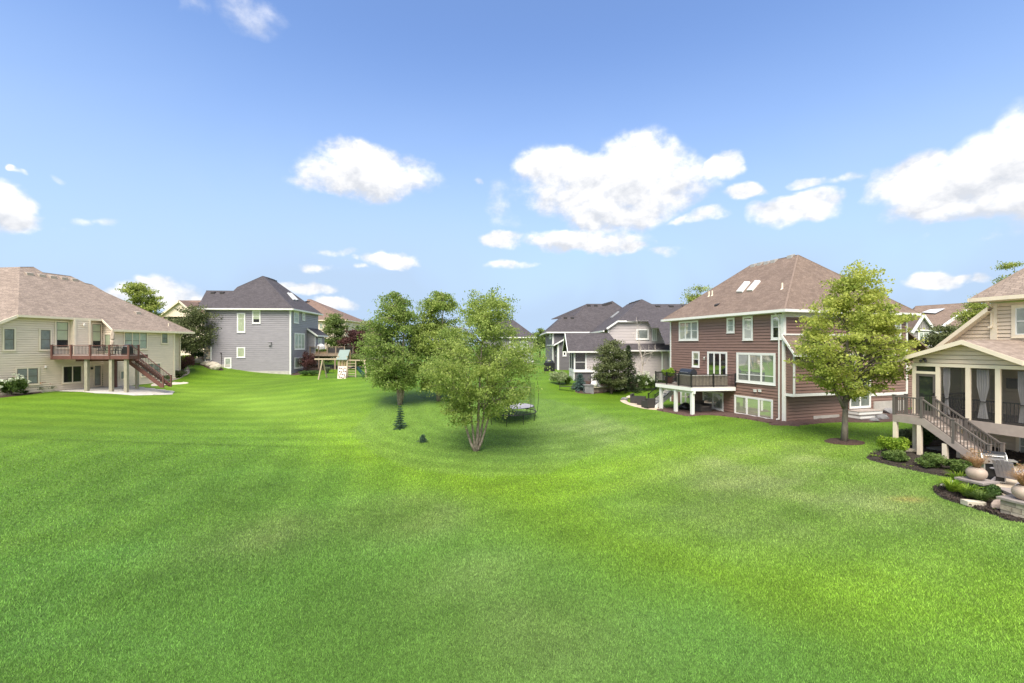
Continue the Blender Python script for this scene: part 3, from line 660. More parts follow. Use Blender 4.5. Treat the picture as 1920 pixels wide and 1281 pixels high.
# ================================================================== brown house (right of the middle)
FB = Fr(18.24, 30.5, -.307, .952, -1); FBR = Fr(18.24, 30.5, .952, .307, 1)
HB = empty('house', (18.24, 30.5, .8), 'brown sided house with brown hip roof and two skylights behind the white deck', 'house')
LB, DB, ZB = 11.96, 12.07, 8.2
wall(HB, FB, [(0, .45), (LB, .45), (LB, ZB), (0, ZB)], brown, expo=.215)
wall(HB, FBR, [(0, .45), (DB, .45), (DB, ZB), (0, ZB)], brown, expo=.215)
for f_, L_, q in ((FB, LB, -DB), (FBR, DB, -LB)): box('wall', f_, .25, L_-.25, q, q+.2, .45, ZB-.05, brown, HB)
rB = hip_roof(HB, FB, -.5, LB+.5, .5, -DB-.5, 8.42, 4.0, 8.6, -6, 13.2, sh_brown, white)
corner(HB, FB, 0, .45, ZB, cw=.14); corner(HB, FBR, 0, .45, ZB, cw=.14); corner(HB, FB, LB, .45, ZB, s=-1); corner(HB, FBR, DB, .45, ZB, s=-1, cw=.16)
for f_ in (FB, FBR): box('frieze_board', f_, .15, 11.7, -.01, .03, ZB-.28, ZB-.02, white if f_ is FBR else brown, HB)
window(HB, FB, 1273.4, 1309.8, 602.1, 638.7, cols=3, bl='blind')
window(HB, FB, 1363, 1377.8, 595.8, 624.5); window(HB, FB, 1393, 1412, 593, 638.2); window(HB, FB, 1446.4, 1467.5, 589.8, 637, bly=.5)
window(HB, FB, 1298, 1312, 659, 688.5, bly=.5, bl='green')
window(HB, FB, 1326.7, 1363.9, 659.6, 718, cols=3, dbl=False, bl='dark', name='patio_door', sill=False, label='white framed sliding patio door opening onto the deck')
window(HB, FB, 1381.4, 1454.6, 661.7, 719.4, cols=3, rows=[.24], bl='grey', trim=.13)
window(HB, FB, 1318, 1356.8, 734, 767.5, cols=2, dbl=False, bl='blind'); window(HB, FB, 1377.3, 1449.7, 744.8, 783, cols=3, dbl=False, bl='green', bly=.93)
window(HB, FB, 1276, 1296, 728, 760, cols=2, dbl=False, bl='blind', name='patio_door', sill=False)
window(HB, FBR, 1677, 1689, 597, 637); window(HB, FBR, 1660, 1678, 664, 700, cols=2)
for x in (1416.5, 1425.5):
    u, z = FB.uz(x, 733); MB().box(FB, u-.11, u+.11, .008, .09, z-.07, z+.09).box(FB, u-.13, u+.13, .008, .12, z+.091, z+.11).build('wall_vent', white, HB)
u, z = FB.uz(1323, 672); MB().lathe(FB.P(u, .14, z-.16), [(.03,0),(.07,.04),(.08,.2),(.03,.28)], 10).bar(FB.P(u, 0, z+.1), FB.P(u, .14, z+.14), .04, .04).build('wall_lamp', metal, HB)
downspout(HB, FB, .32, 0, 1.0, 8.3, white)
# cantilevered bay on the side facing the lawn
B0, B1, BZ0, BZ1 = 0.12, 5.74, 2.62, 5.55
wall(HB, FBR, [(B0, BZ0+.18), (B1, BZ0+.18), (B1, BZ1), (B0, BZ1)], brown, w=.6, name='bay_wall', thick=.15, expo=.215)
mbx = MB(); mbx.box(FBR, B0-.03, B1+.03, .02, .63, BZ0, BZ0+.18); mbx.build('bay_skirt', white, HB)
wall(HB, Fr(*FBR.P(B0, 0, 0)[:2], -FBR.n.x, -FBR.n.y, -1), [(-.6, BZ0+.18), (-.03, BZ0+.18), (-.03, 6.35), (-.6, 5.6)], brown, name='bay_wall', thick=.06)
corner(HB, FBR, B0-.02, BZ0, BZ1, w=.6, cw=.14); corner(HB, FBR, B1+.02, BZ0, BZ1, w=.6, s=-1)
P = FBR.P; roof_faces(HB, [[P(B0-.3, .95, 5.45), P(B1+.3, .95, 5.45), P(B1+.3, .0, 6.7), P(B0-.3, .0, 6.7)]], sh_brown, 'bay_roof', .1)
mbx = MB(); mbx.prism([P(B0-.34, .97, 5.47), P(B0-.34, .97, 5.25), P(B0-.34, .02, 6.5), P(B0-.34, .02, 6.74)], FBR.a*.04); mbx.box(FBR, B0-.34, B1+.3, .93, 1.03, 5.28, 5.45); mbx.box(FBR, B0-.3, B1+.3, .01, .05, 6.7, 6.8); mbx.build('bay_trim', white, HB)
# side door, step and belt board
window(HB, FBR, 1592, 1632, 694, 765.6, cols=2, dbl=False, bl='grey', name='side_door', sill=False)
u0, _ = FBR.uz(1632, 740); box('belt_board', FBR, u0, DB-.17, .0, .05, FBR.uz(1670, 741)[1], FBR.uz(1670, 736)[1], white, HB)
box('foundation', FBR, u0+.3, DB-.1, -.02, .06, .5, FBR.uz(1660, 752)[1], conc, HB); box('foundation', FBR, 2.6, 5.0, -.02, .05, .6, 1.15, conc, HB)
# roof details
def on_roofB(x, y):
    a, b, c = FB.P(-.5, .5, 8.42), FB.P(LB+.5, .5, 8.42), FB.P(8.6, -6, 13.2); n = (b-a).cross(c-a).normalized(); return on_plane(x, y, a, n), (n if n.z > 0 else -n)
for q in (((1407.3,530.5),(1397.2,530.5),(1382,548.8),(1392.3,548.8)), ((1426.5,528.3),(1417,528.3),(1401.3,546.6),(1411.4,546.1))):
    pts = [on_roofB(*c) for c in q]; n = pts[0][1]; mb = MB().prism([p+n*.01 for p, _ in pts], n*.13); s_ = mb.build('skylight', white, rB)
    c = sum((p for p, _ in pts), Vector())/4; MB().prism([c+(p-c)*.82+n*.141 for p, _ in pts], n*.012).build('pane', mat('skylight_glass', (.55, .58, .6), .08, .03, spec=.8), s_)
for x, y in ((1414,498),(1426,495),(1439,493),(1452,490),(1483,481.5)): roof_vent(rB, on_roofB(x, y)[0]+Vector((0,0,.05)), FB, mat('grey_vent', (.42,.40,.38), .5, .1), .42)
for x, y in ((1329.5,555),(1335.5,553.5),(1466.7,541)): p = on_roofB(x, y)[0]; MB().lathe(p-Vector((0,0,.1)), [(.14,0),(.09,.1),(.06,.12),(.06,.5)], 10).build('vent_pipe', cream, rB)
roof_vent(rB, on_roofB(1344.5, 572.5)[0], FB, bronze, .3)
# low wing beyond the far corner
wall(HB, FBR, [(DB+.1, .5), (16.6, .5), (16.6, 4.6), (14.67, 5.7), (DB+.1, 7.15)], brown, w=-.6, mode='joined', name='wing_wall')
P = FBR.P; roof_faces(HB, [[P(DB, -.1, 7.25), P(17, -.1, 4.45), P(17, -7, 4.45), P(DB, -7, 7.25)]], sh_brown, 'wing_roof', .12)
# ================================================================== beige house with the screened porch (right edge)
FT = Fr(20.65, 20.6, -.312, .95, -1)
HT = empty('house', FT.P(0, -4, .7), 'beige sided house with screened porch and gabled porch roof at the right edge', 'house')
zF = 2.63
uc, _ = FT.uz(1860, 600, -4); ucl = FT.uz(1850, 600, -4)[0]
wall(HT, FT, [(-5.5, .3), (uc, .3), (uc, 8.1), (-5.5, 8.1)], tan2, w=-4, expo=.19)
uA1, zA1 = FT.uz(1851, 589, -3.9); uA2, zA2 = FT.uz(1772.5, 648, -3.9); sl_ = (zA1-zA2)/(uA1-uA2); ue = uA2+1.1
wall(HT, FT, [(uc+.02, .3), (ue, .3), (ue, zA2+sl_*(ue-uA2)), (uc+.02, zA1+sl_*(uc-uA1))], tan2, w=-4.02, expo=.19, name='wing_wall')
P = FT.P; rw_ = roof_faces(HT, [[P(uA1-.2, -3.6, zA1+.12-.2*sl_), P(ue+.5, -3.6, zA2+.12+sl_*(ue+.5-uA2)), P(ue+.5, -11, zA2+.12+sl_*(ue+.5-uA2)), P(uA1-.2, -11, zA1+.12-.2*sl_)]], sh_tan, 'wing_roof', .06)
MB().prism([P(uA1-.16, -3.55, zA1+.2-.16*sl_), P(ue+.5, -3.55, zA2+.2+sl_*(ue+.5-uA2)), P(ue+.5, -3.55, zA2-.04+sl_*(ue+.5-uA2)), P(uA1-.16, -3.55, zA1-.04-.16*sl_)], FT.n*-.05).build('rake_board', cream, rw_)
MB().prism([P(uA1-.16, -3.6, zA1-.05-.16*sl_), P(ue+.5, -3.6, zA2-.05+sl_*(ue+.5-uA2)), P(ue+.5, -4, zA2-.05+sl_*(ue+.5-uA2)), P(uA1-.16, -4, zA1-.05-.16*sl_)], Vector((0,0,.04))).build('soffit', cream, rw_)
hip_roof(HT, FT, -6, uc+.55, -3.45, -15, 8.42, -2.0, uc-3.4, -9, 13.0, sh_tan, cream)
corner(HT, FT, uc+.06, 4.5, 8.1, cream, w=-4, cw=.26, s=-1)
window(HT, FT, 1897, 1945, 571, 633, w=-4, tm=cream, sm=white, bl='grey', trim=.14, dbl=True)
downspout(HT, FT, uc-.02, -4, 6.9, 8.35, cream, .5)
window(HT, FT, 1905, 1945, 808, 868, w=-4, tm=cream, sm=white, bl='grey', trim=.12)
# porch
uP, zP = FT.uz(1803.5, 637, .35); uE, zE = FT.uz(1683, 671, .35); uR, zR = FT.uz(1920, 676.5, .35); u0 = uP-(uP-uR)*(zP-zE)/(zP-zR)
uL, uN = 2.19, -3.1
rp = gable_roof(HT, FT, u0, uE, .38, -4.0, zE, zP, sh_tan, cream, 'porch_roof', .1, uP, .2)
MB().prism([P(u0+.05, .34, zE-.13), P(uP, .34, zP-.13), P(uP, -.1, zP-.13), P(u0+.05, -.1, zE-.13)], Vector((0,0,.025))).prism([P(uE-.05, .34, zE-.13), P(uP, .34, zP-.13), P(uP, -.1, zP-.13), P(uE-.05, -.1, zE-.13)], Vector((0,0,.025))).build('soffit', cream, rp)
kl = (zP-zE)/(uE-uP); kr = (zP-zE)/(uP-u0); top = zP-.14
wall(HT, FT, [(uN, 5.14), (uL, 5.14), (uL, top-kl*(uL-uP)), (uP, top), (uN, top-kr*(uP-uN))], tan2, expo=.2, name='gable_wall', thick=.1)
box('porch_beam', FT, uN, uL, -.12, .03, 4.99, 5.14, cream, HT); box('porch_rim', FT, uN, uL+.02, -.04, .03, 2.17, zF, taupedeck, HT); box('porch_rim', FT, uL-.02, uL+.03, -4, -.05, 2.17, zF, taupedeck, HT)
box('porch_floor', FT, uN, uL-.03, -4, -.05, zF-.08, zF-.01, taupedark, HT); box('porch_ceiling', FT, uN, uL-.03, -4, -.12, 5.0, 5.05, tan2, HT)
PO = [(2.05, .14), (1.06, .16), (-.08, .165), (-1.1, .165), (-2.15, .165), (-3.1, .16)]
for u, wd in PO: box('porch_post', FT, u, u+wd, -.12, .025, zF, 4.99, cream, HT)
for w_ in (-1.9, -3.85): box('porch_post', FT, uL-.14, uL, w_, w_+.14, zF, 5.0, cream, HT)
scr = screenmat('porch_screen', (.045, .042, .043), .30); curt = mat('grey_curtain', (.80, .77, .77), .9, .08, 3)
for (ua, wa), (ub, wb) in zip(PO[1:-1], PO[2:]): box('porch_screen', FT, ub+wb, ua, -.06, -.058, zF, 4.985, scr, HT)
box('porch_screen', FT, uL-.06, uL-.058, -3.7, -.15, zF, 4.985, scr, HT)
railing(HT, FT.P(1.06, -.32, zF), FT.P(-3.0, -.32, zF), .9, black, black, .12, .012, posts=(False, False), name='porch_railing')
railing(HT, FT.P(uL-.2, -.3, zF), FT.P(uL-.2, -3.8, zF), .9, black, black, .12, .012, posts=(False, False), name='porch_railing')
def curtain(x0, x1, w=-.17, tie=.36):
    ua = FT.uz(x0, 700, w)[0]; ub = FT.uz(x1, 700, w)[0]; uc_ = (ua+ub)/2; hw = abs(ua-ub)/2; V = []; n, k = 14, 24
    for i in range(n+1):
        t = i/n; z = 4.93-(4.93-2.75)*t; wd = hw*(1-.0*t) if t < .35 else hw*(1-(t-.35)/(.66-.35)*.62) if t < .66 else hw*(.38+.5*(t-.66)/.34)
        for j in range(k+1):
            s = j/k*2-1; V.append(tuple(FT.P(uc_+s*wd, w+.045*math.sin(s*15+.3*t)*(.4+wd/hw*.6), z)))
    Fc = [(i*(k+1)+j, i*(k+1)+j+1, (i+1)*(k+1)+j+1, (i+1)*(k+1)+j) for i in range(n) for j in range(k)]
    o = add('curtain', V, Fc, curt, HT, True); z = 4.93-2.18*.66; MB().tube([FT.P(uc_+hw*.42*math.cos(a), w+.07*math.sin(a), z) for a in np.linspace(0, 6.28, 12)], .022, 5).build('tie_band', bronze, o)
for a, b in ((1769, 1781), (1832, 1854), (1909, 1927)): curtain(a, b)
# porch door in the leftmost bay
dm = taupedark; D0, D1 = 1.24, 2.03
mb = MB(); mb.box(FT, D0, D0+.1, -.08, 0, zF, 4.62); mb.box(FT, D1-.1, D1, -.08, 0, zF, 4.62); mb.box(FT, D0+.1, D1-.1, -.08, 0, 4.5, 4.62); mb.box(FT, D0+.1, D1-.1, -.08, 0, zF, zF+.2); pd = mb.build('porch_door', dm, HT)
box('pane', FT, D0+.1, D1-.1, -.045, -.04, zF+.2, 4.5, mat('dark_glass', (.03, .035, .03), .03, .1, spec=.9), pd); box('handle', FT, D0+.03, D0+.06, 0, .06, zF+.95, zF+1.1, black, pd)
box('transom', FT, D0-.02, D1+.02, -.07, -.05, 4.74, 4.99, mat('dark_glass', (.03,.035,.03)), HT); box('transom_rail', FT, D0-.02, D1+.02, -.1, .02, 4.62, 4.74, cream, HT)
u, z = FT.uz(1733, 676, .05); fl = MB(); fl.lathe(FT.P(u, .05, z), [(.05,0),(.07,.06),(.05,.12)], 8).lathe(FT.P(u-.1, .14, z-.08), [(.03,0),(.06,.03),(.045,.12)], 8).lathe(FT.P(u+.1, .14, z-.08), [(.03,0),(.06,.03),(.045,.12)], 8).bar(FT.P(u-.1,.12,z+.02), FT.P(u+.1,.12,z+.02), .04, .04); fl.build('flood_lamp', bronze, HT)
for u_, w_ in ((uL-.07, -.07), (.35, -.07), (-2.2, -.07)): post(HT, FT.P(u_, w_, .3), 2.17, .15, cream, FT.ang(), 'porch_support')
box('wall_hanging', FT, .1, .5, -3.97, -3.94, 3.9, 4.4, bronze, HT); box('wall_picture', FT, -1.9, -1.4, -3.97, -3.93, 4.0, 4.5, taupedark, HT)
# landing and stairs
DK = empty('deck', FT.P(1.8, .5, .7), 'taupe landing deck with dark railing and stairs beside the screened porch', 'deck')
zl = 2.58; A_, B_ = 1.22, 2.45
deck_boards(DK, [FT.P(A_, .04, 0), FT.P(B_, .04, 0), FT.P(B_, 1.02, 0), FT.P(A_, 1.02, 0)], zl, FT, taupedeck)
fascia(DK, [FT.P(A_-.02, 1.0, 0), FT.P(B_, 1.0, 0), FT.P(B_, .06, 0)], zl-.34, zl-.032, taupedeck)
box('joist', FT, A_+.05, B_-.05, .1, .95, zl-.25, zl-.04, taupedark, DK)
for u_, w_ in ((B_-.08, .93), (A_+.12, .93)): post(DK, FT.P(u_, w_, .3), zl-.341, .16, cream, FT.ang())
post(DK, FT.P(.35, .92, .3), 1.55, .17, cream, FT.ang())
dn_ = -FT.a
stairs(DK, FT.P(A_-.02, .0+.02, zl), dn_, FT.n, 10, .178, .25, 1.0, mat('tread_composite', (.40, .345, .31), .65, .1), taupedeck, taupedeck)
railing(DK, FT.P(B_-.04, .97, zl), FT.P(A_+.02, .97, zl), .9, taupedark, taupedark, .115, .013, pm=taupedark, pw=.11)
railing(DK, FT.P(B_-.04, .95, zl), FT.P(B_-.04, .1, zl), .9, taupedark, taupedark, .115, .013, posts=(False, True), pw=.11)
for w_, f0 in ((.97, False), (.06, True)): railing(DK, FT.P(A_+.02, w_, zl), FT.P(A_-2.42, w_, zl-1.72), .9, taupedark, taupedark, .12, .013, posts=(f0, True), pm=taupedark, pw=.11, mids=1, drop=.1, name='stair_railing')
# ================================================================== brown house deck
DBk = empty('deck', FB.P(6.5, 2, .75), 'white edged raised deck with black railing and white posts on the brown house', 'deck')
zd = 2.88; Q1, Q2, Q3, Q4 = FB.P(4.15, .05, 0), FB.P(4.85, 3.5, 0), FB.P(8.9, 3.75, 0), FB.P(8.9, .05, 0)
deck_boards(DBk, [Q1, Q2, Q3, Q4], zd, FB, taupedeck)
fascia(DBk, [Q1, Q2, Q3, Q4], zd-.3, zd-.031, white, .05)
for p in (FB.P(4.98, 3.3, 0), FB.P(6.7, 3.45, 0), FB.P(8.5, 3.5, 0)): post(DBk, Vector((p.x, p.y, h(p.x, p.y)-.1)), zd-.3, .22, white, FB.ang())
box('beam', FB, 4.75, 8.7, 3.2, 3.36, zd-.5, zd-.301, white, DBk)
railing(DBk, Q1+Vector((0,0,zd)), Q2+Vector((0,0,zd)), .92, black, black, .11, .011, .05, .05, pw=.07, mids=1)
railing(DBk, Q2+Vector((0,0,zd)), Q3+Vector((0,0,zd)), .92, black, black, .11, .011, .05, .05, posts=(False, True), pw=.07, mids=2)
railing(DBk, Q3+Vector((0,0,zd)), FB.P(8.9, 1.0, zd), .92, black, black, .11, .011, .05, .05, posts=(False, True), pw=.07)
stairs(DBk, FB.P(8.95, 1.0, zd), FB.n, FB.a, 11, .19, .27, 1.0, conc, white, white)
for u_ in (8.99, 9.92): railing(DBk, FB.P(u_, 1.0, zd), FB.P(u_, 3.75, zd-1.93), .9, black, black, .13, .011, .05, .05, pw=.07, drop=.15, name='stair_railing')
slat = mat('taupe_slats', (.30, .255, .21), .7, .15, 6)
SCN = empty('privacy_screen', FB.P(4.9, 1.5, zd), 'taupe slatted panels standing behind the railing of the white edged deck', 'screen')
for a, b, n in ((Q1+FB.a*.12, Q2+FB.a*.14-FB.n*.15, 26), (Q2+FB.a*.2-FB.n*.15, Q2+(Q3-Q2)*.42-FB.n*.15, 12)):
    for i in range(n):
        t = (i+.5)/n
        if a is not Q2 and i < 4 and n == 26: continue
        c = a+(b-a)*t; dr = (b-a).normalized(); f_ = Fr(c.x, c.y, dr.x, dr.y); L_ = (b-a).length/n
        MB().box(f_, -L_*.44, L_*.44, -.012, .012, zd+.05, zd+.84).build('slat', slat, SCN)
    MB().bar(a+(b-a)*(.17 if n == 26 else 0)+Vector((0,0,zd+.865)), b+Vector((0,0,zd+.865)), .05, .035).build('top_board', white, SCN)
# side steps under the maple
ST = empty('porch_steps', FBR.P(7, .5, .8), 'low white box steps with brown treads at the side door', 'steps')
uS, _ = FBR.uz(1589, 767, .2); uS1, _ = FBR.uz(1664, 767, 1.0)
for i, (e, z) in enumerate(((.0, 1.45), (.22, 1.23), (.44, 1.01))):
    box('step_box', FBR, uS-e, uS1+e*.4-.5, .07, 1.0+e, z-.25+.001*i, z-.03, white, ST); box('step_tread', FBR, uS-e-.02, uS1+e*.4-.48, .065, 1.03+e, z-.029, z, taupedark if i else taupedeck, ST)
# ================================================================== tan house (left)
FL = Fr(-40.93, 45, .217, .976, 1); SLP = .8
HL = empty('house', FL.P(0, 0, 1.9), 'tan sided walkout house with big tan hip roof behind the redwood deck on the left', 'house')
ur = FL.uz(192, 680)[0]; PR = 1.3
ul = FL.uz(0, 640)[0]-8; ux = FL.uz(328, 660, PR)[0]; ux2 = FL.uz(341, 660, .5)[0]; w0l = FL.uz(28.7, 620)[0]
z0 = 1.5
wall(HL, FL, [(ul, z0), (ur, z0), (ur, 8.5), (w0l, 8.5), (ul, 3.2)], tan, mode='joined', expo=.2)
wall(HL, FL, [(ur, z0), (ux, z0), (ux, 7.45), (ur, 7.45)], tan, w=PR, mode='joined', expo=.2);
wall(HL, FL, [(ux, z0), (ux2, z0), (ux2, 7.9), (ux, 7.9)], tan, w=.3, mode='joined', expo=.2)
q0 = FL.P(ur, 0, 0); FS = Fr(q0.x, q0.y, FL.n.x, FL.n.y, -1)
if FS.n.dot(FL.a) > 0: FS.n = -FS.n
wall(HL, FS, [(0, z0), (PR, z0), (PR, 7.45), (0, 8.5)], tan, mode='joined', expo=.2, thick=.1)
q1 = FL.P(ux, 0, 0); 
box('wall', FL, ux-.2, ux, .35, PR-.05, z0, 7.45, tan, HL); box('wall', FL, ul, ux2, -10, -9.8, z0, 7.6, tan, HL); box('wall', FL, ux2-.2, ux2, -9.8, .05, z0, 7.6, tan, HL)
# chimney chase
c0 = FL.uz(139, 630, .5)[0]; c1 = FL.uz(170, 630, .5)[0]
wall(HL, FL, [(c0, 5.1), (c1, 5.1), (c1, 8.5), (c0, 8.5)], tan, w=.5, mode='joined', expo=.2, thick=.5, name='chimney_chase'); corner(HL, FL, c0, 5.1, 8.5, cream, w=.5, cw=.16); corner(HL, FL, c1, 5.1, 8.5, cream, w=.5, cw=.14, s=-1)
box('chase_side', FL, c0-.03, c0-.003, .02, .5, 5.1, 8.5, tan, HL)
T = dict(tm=cream, sm=sash_t, mull=.04)
window(HL, FL, 4.4, 29.5, 614.5, 658.2, bl='grey', **T); window(HL, FL, 73, 97, 616.6, 657.5, bl='grey', **T)
window(HL, FL, 102.8, 130, 602, 654, rows=[.68], bl='green', bly=.7, **T); window(HL, FL, 170.5, 191, 605.7, 655, rows=[.68], bl='green', bly=.7, **T)
window(HL, FL, 28.4, 73.7, 688.8, 722.5, cols=2, bl='grey', **T); window(HL, FL, 115.9, 154.4, 684.9, 718.7, cols=2, dbl=False, bl='dark', **T)
window(HL, FL, 174.9, 190.5, 683.8, 724.4, dbl=False, bl='grey', name='basement_door', sill=False, **T)
ud = FS.uz(195.5, 640)[0]; ue_ = FS.uz(209, 640)[0]; window(HL, FS, min(ud, ue_), max(ud, ue_), 7.2, 5.15, px_=False, dbl=False, bl='green', name='deck_door', sill=False, **T)
window(HL, FL, 231.7, 276.6, 622.5, 655.6, w=PR, cols=3, bl='blind', **T); window(HL, FL, 301.7, 315.3, 623.6, 645, w=PR, bl='grey', **T)
window(HL, FL, 263.4, 301.7, 680.7, 706.3, w=PR, cols=3, bl='grey', **T); window(HL, FL, 224.7, 234.5, 695, 712, w=PR, dbl=False, bl='grey', **T)
corner(HL, FL, ux, z0, 7.45, cream, w=PR, s=-1, cw=.14); corner(HL, FL, ur, z0, 7.45, cream, w=PR, cw=.13); downspout(HL, FL, ux2-.1, .3, 2.2, 7.5, cream)
for x, y, w_ in ((170.5, 690.5, 0), (156, 609, .5), (84, 688, 0)):
    u, z = FL.uz(x, y, w_); MB().lathe(FL.P(u, w_+.12, z-.14), [(.03,0),(.09,.05),(.09,.2),(.03,.26)], 8).bar(FL.P(u, w_, z+.05), FL.P(u, w_+.13, z+.09), .05, .05).build('wall_lamp', bronze if x > 160 else mat('white_lamp', (.7,.66,.6)), HL)
# roof: one long plane over the recessed and the projecting walls
gz = 8.62; rl = lambda u, w: FL.P(u, w, gz+SLP*(.4-w))
pn = (rl(1, 0)-rl(0, 0)).cross(rl(0, 1)-rl(0, 0)).normalized(); onL = lambda x, y: on_plane(x, y, rl(0, 0), pn)
ex = ux2+.5; U0 = 0
out = [onL(62, 500.5), onL(80, 511), onL(133, 518), onL(160, 531), onL(172, 533.5), onL(197, 548)]
Ap = onL(37, 500.6); H1 = rl(w0l-.05, .4); q_ = FL.uz(0, 603, .4); H2 = FL.P(q_[0], .4, q_[1]); H3 = H1+(H2-H1)*3.2; hn = (H2-H1).cross(Ap-H1).normalized(); Al = on_plane(-160, 506, H1, hn)
frontp = [rl(ex, 1.72), rl(ur-.35, 1.72), rl(ur-.35, .4), H1, Ap]+out
back = lambda p: Vector((p.x, p.y, 0))-FL.n*9+Vector((0, 0, 7.4))
chain = [Ap]+out+[rl(ex, 1.72)]
bf = [[H1, H3, Al, Ap]]+[[chain[i], chain[i+1], back(chain[i+1]), back(chain[i])] for i in range(len(chain)-2)]+[[chain[-2], chain[-1], FL.P(ex, -9, 7.4), back(chain[-2])]]
rL = roof_faces(HL, [frontp], sh_tan, 'roof', .1, caps=[(chain[i], chain[i+1]) for i in range(len(chain)-1)])
roof_faces(HL, bf, sh_tan, 'roof', .05)
g = MB(); g.box(FL, ur-.35, ex, 1.70, 1.82, 7.38, 7.58); g.build('gutter', cream, rL); g = MB(); g.box(FL, w0l-.1, ur-.33, .38, .5, 8.42, 8.61); g.build('gutter', cream, rL); MB().bar(H1+FL.n*.03-up*.1, H3+FL.n*.03-up*.1, .08, .22).bar(H1-FL.n*.2-up*.14, H3-FL.n*.2-up*.14, .4, .04).build('rake_board', cream, rL);
for uu in (ur-.38,):
    MB().prism([FL.P(uu, .42, 8.64), FL.P(uu, 1.8, 7.56), FL.P(uu, 1.8, 7.36), FL.P(uu, .42, 8.42)], FL.a*.05).build('rake_board', cream, rL)
MB().box(FL, ur-.3, ex, PR+.02, 1.7, 7.36, 7.4).build('soffit', cream, rL); MB().box(FL, w0l, ur-.3, .02, .4, 8.42, 8.45).build('soffit', cream, rL)
for x, y in ((53.5, 513), (76.5, 516), (97.5, 519), (118.5, 521.5), (138, 524), (257, 586)): roof_vent(rL, onL(x, y), FL, mat('tan_vent', (.42,.36,.30), .5, .1), .5)
p = onL(316, 611); MB().lathe(p-Vector((0,0,.1)), [(.05,0),(.05,.4)], 8).build('vent_pipe', cream, rL)
# deck of the tan house
L0, L1 = px(97, 666, 40.6), px(241, 666, 40.9); zL = 5.12
DL = empty('deck', (L0.x+3, L0.y+2, 1.9), 'redwood stained raised deck with metal balusters on green weathered posts', 'deck')
L0.z = L1.z = 0; wv = FL.P(FL.uz(97, 660)[0]+.15, .03, 0); L2 = Vector((-36.2, 41.95, 0)); L1b = Vector((L1.x, 42.0, 0)); L3 = px(206, 0, 46.0); L3 = Vector((-36.2, 46.1, 0))
FD = Fr(L0.x, L0.y, (L1-L0).x, (L1-L0).y)
w1c = FL.P(ur, PR, 0); w1d = FL.P(FL.loc((-36.2, 46.1, 0))[0], PR+.02, 0)
deck_boards(DL, [L0, L1, L1b, L2, Vector((-36.2, 45.2, 0)), Vector((w1c.x+.1, 45.0, 0)), Vector((w1c.x-1.0, 44.9, 0)), wv], zL, Fr(L0.x, L0.y, 1, .04), taupedeck, .145)
fascia(DL, [wv, L0, L1, L1b], zL-.36, zL-.031, redwood, .05); fascia(DL, [L1b, L2, Vector((-36.2, 45.2, 0))], zL-.36, zL-.031, redwood, .05)
up = Vector((0,0,1))
railing(DL, L0+up*zL, L1+up*zL, .86, redwood, bronze, .12, .012, .09, .05, pw=.13, mids=3, drop=.36); railing(DL, L1+up*zL, L1b+up*zL, .86, redwood, bronze, .12, .012, .09, .05, posts=(False, True), pw=.13, drop=.36); railing(DL, wv+up*zL, L0+up*zL, .86, redwood, bronze, .12, .012, .09, .05, posts=(False, False))
for x, D in ((163, 41.0), (209, 41.0), (237, 41.1)): p = at(x, D); post(DL, p-up*.1, zL-.36, .26, treated, .04)
for x, D in ((216.5, 44.8), (257, 44.2)): p = at(x, D); post(DL, p-up*.1, zL-.1 if x > 240 else zL-.36, .22, treated if x > 240 else redwood, .04)
MB().bar(Vector((L0.x+1.5, 41.3, zL-.46)), Vector((L1.x, 41.4, zL-.46)), .09, .2).build('beam', redwood, DL)
stairs(DL, Vector((-36.2, 42.2, zL)), Vector((1, .03, 0)), Vector((0, 1, 0)), 16, .19, .245, 1.05, redwood, redwood, redwood, openr=True)
for y_ in (42.23, 43.2): railing(DL, Vector((-36.1, y_, zL)), Vector((-36.2+3.75, y_+.1, zL-2.9)), .88, redwood, bronze, .14, .012, .07, .05, posts=(y_ > 43, True), pw=.11, mids=0, drop=.15, name='stair_railing')
# ================================================================== slate house (left of the trees)
FG = Fr(-28.7, 59, .9985, .054, 1); FGR = Fr(-28.7, 59, -.054, .9985, 1)
HG = empty('house', (-33, 62, 2.5), 'slate grey two storey house with dark hip roof and white window trim', 'house')
LG = -FG.uz(384, 620)[0]; DG = FGR.uz(597, 620)[0]
wall(HG, FG, [(-LG, 1.6), (0, 1.6), (0, 10.6), (-LG, 10.6)], greys, mode='joined', expo=.25); wall(HG, FGR, [(0, 1.6), (DG, 1.6), (DG, 10.6), (0, 10.6)], greys, mode='joined', expo=.25)
box('wall', FG, -LG, -.25, -DG, -DG+.2, 1.6, 10.6, greys, HG); box('wall', FG, -LG, -LG+.2, -DG+.2, -.26, 1.6, 10.6, greys, HG)
ez = 10.78; rg = lambda u, w: FG.P(u, w, ez+.79*(.45-w)); pg = (rg(1,0)-rg(0,0)).cross(rg(0,1)-rg(0,0)).normalized(); onG = lambda x, y: on_plane(x, y, rg(0,0), pg)
E0, E1 = rg(.45, .45), rg(-LG-.7, .45); pk = onG(492.4, 517.6); f2 = [onG(446, 538), onG(438.4, 545.6), onG(387, 545)]
pkb = pk+FGR.a*3.2; E2 = FGR.P(DG+.45, .45, ez)
rG = roof_faces(HG, [[E1, E0, pk]+f2, [E0, E2, pkb, pk], [E2, FG.P(-LG-.5, -DG-.5, ez), pkb]], sh_grey, 'roof', .1, caps=[(E0, pk), (pk, pkb), (pkb, E2), (pk, f2[0]), (f2[0], f2[1]), (f2[1], f2[2])])
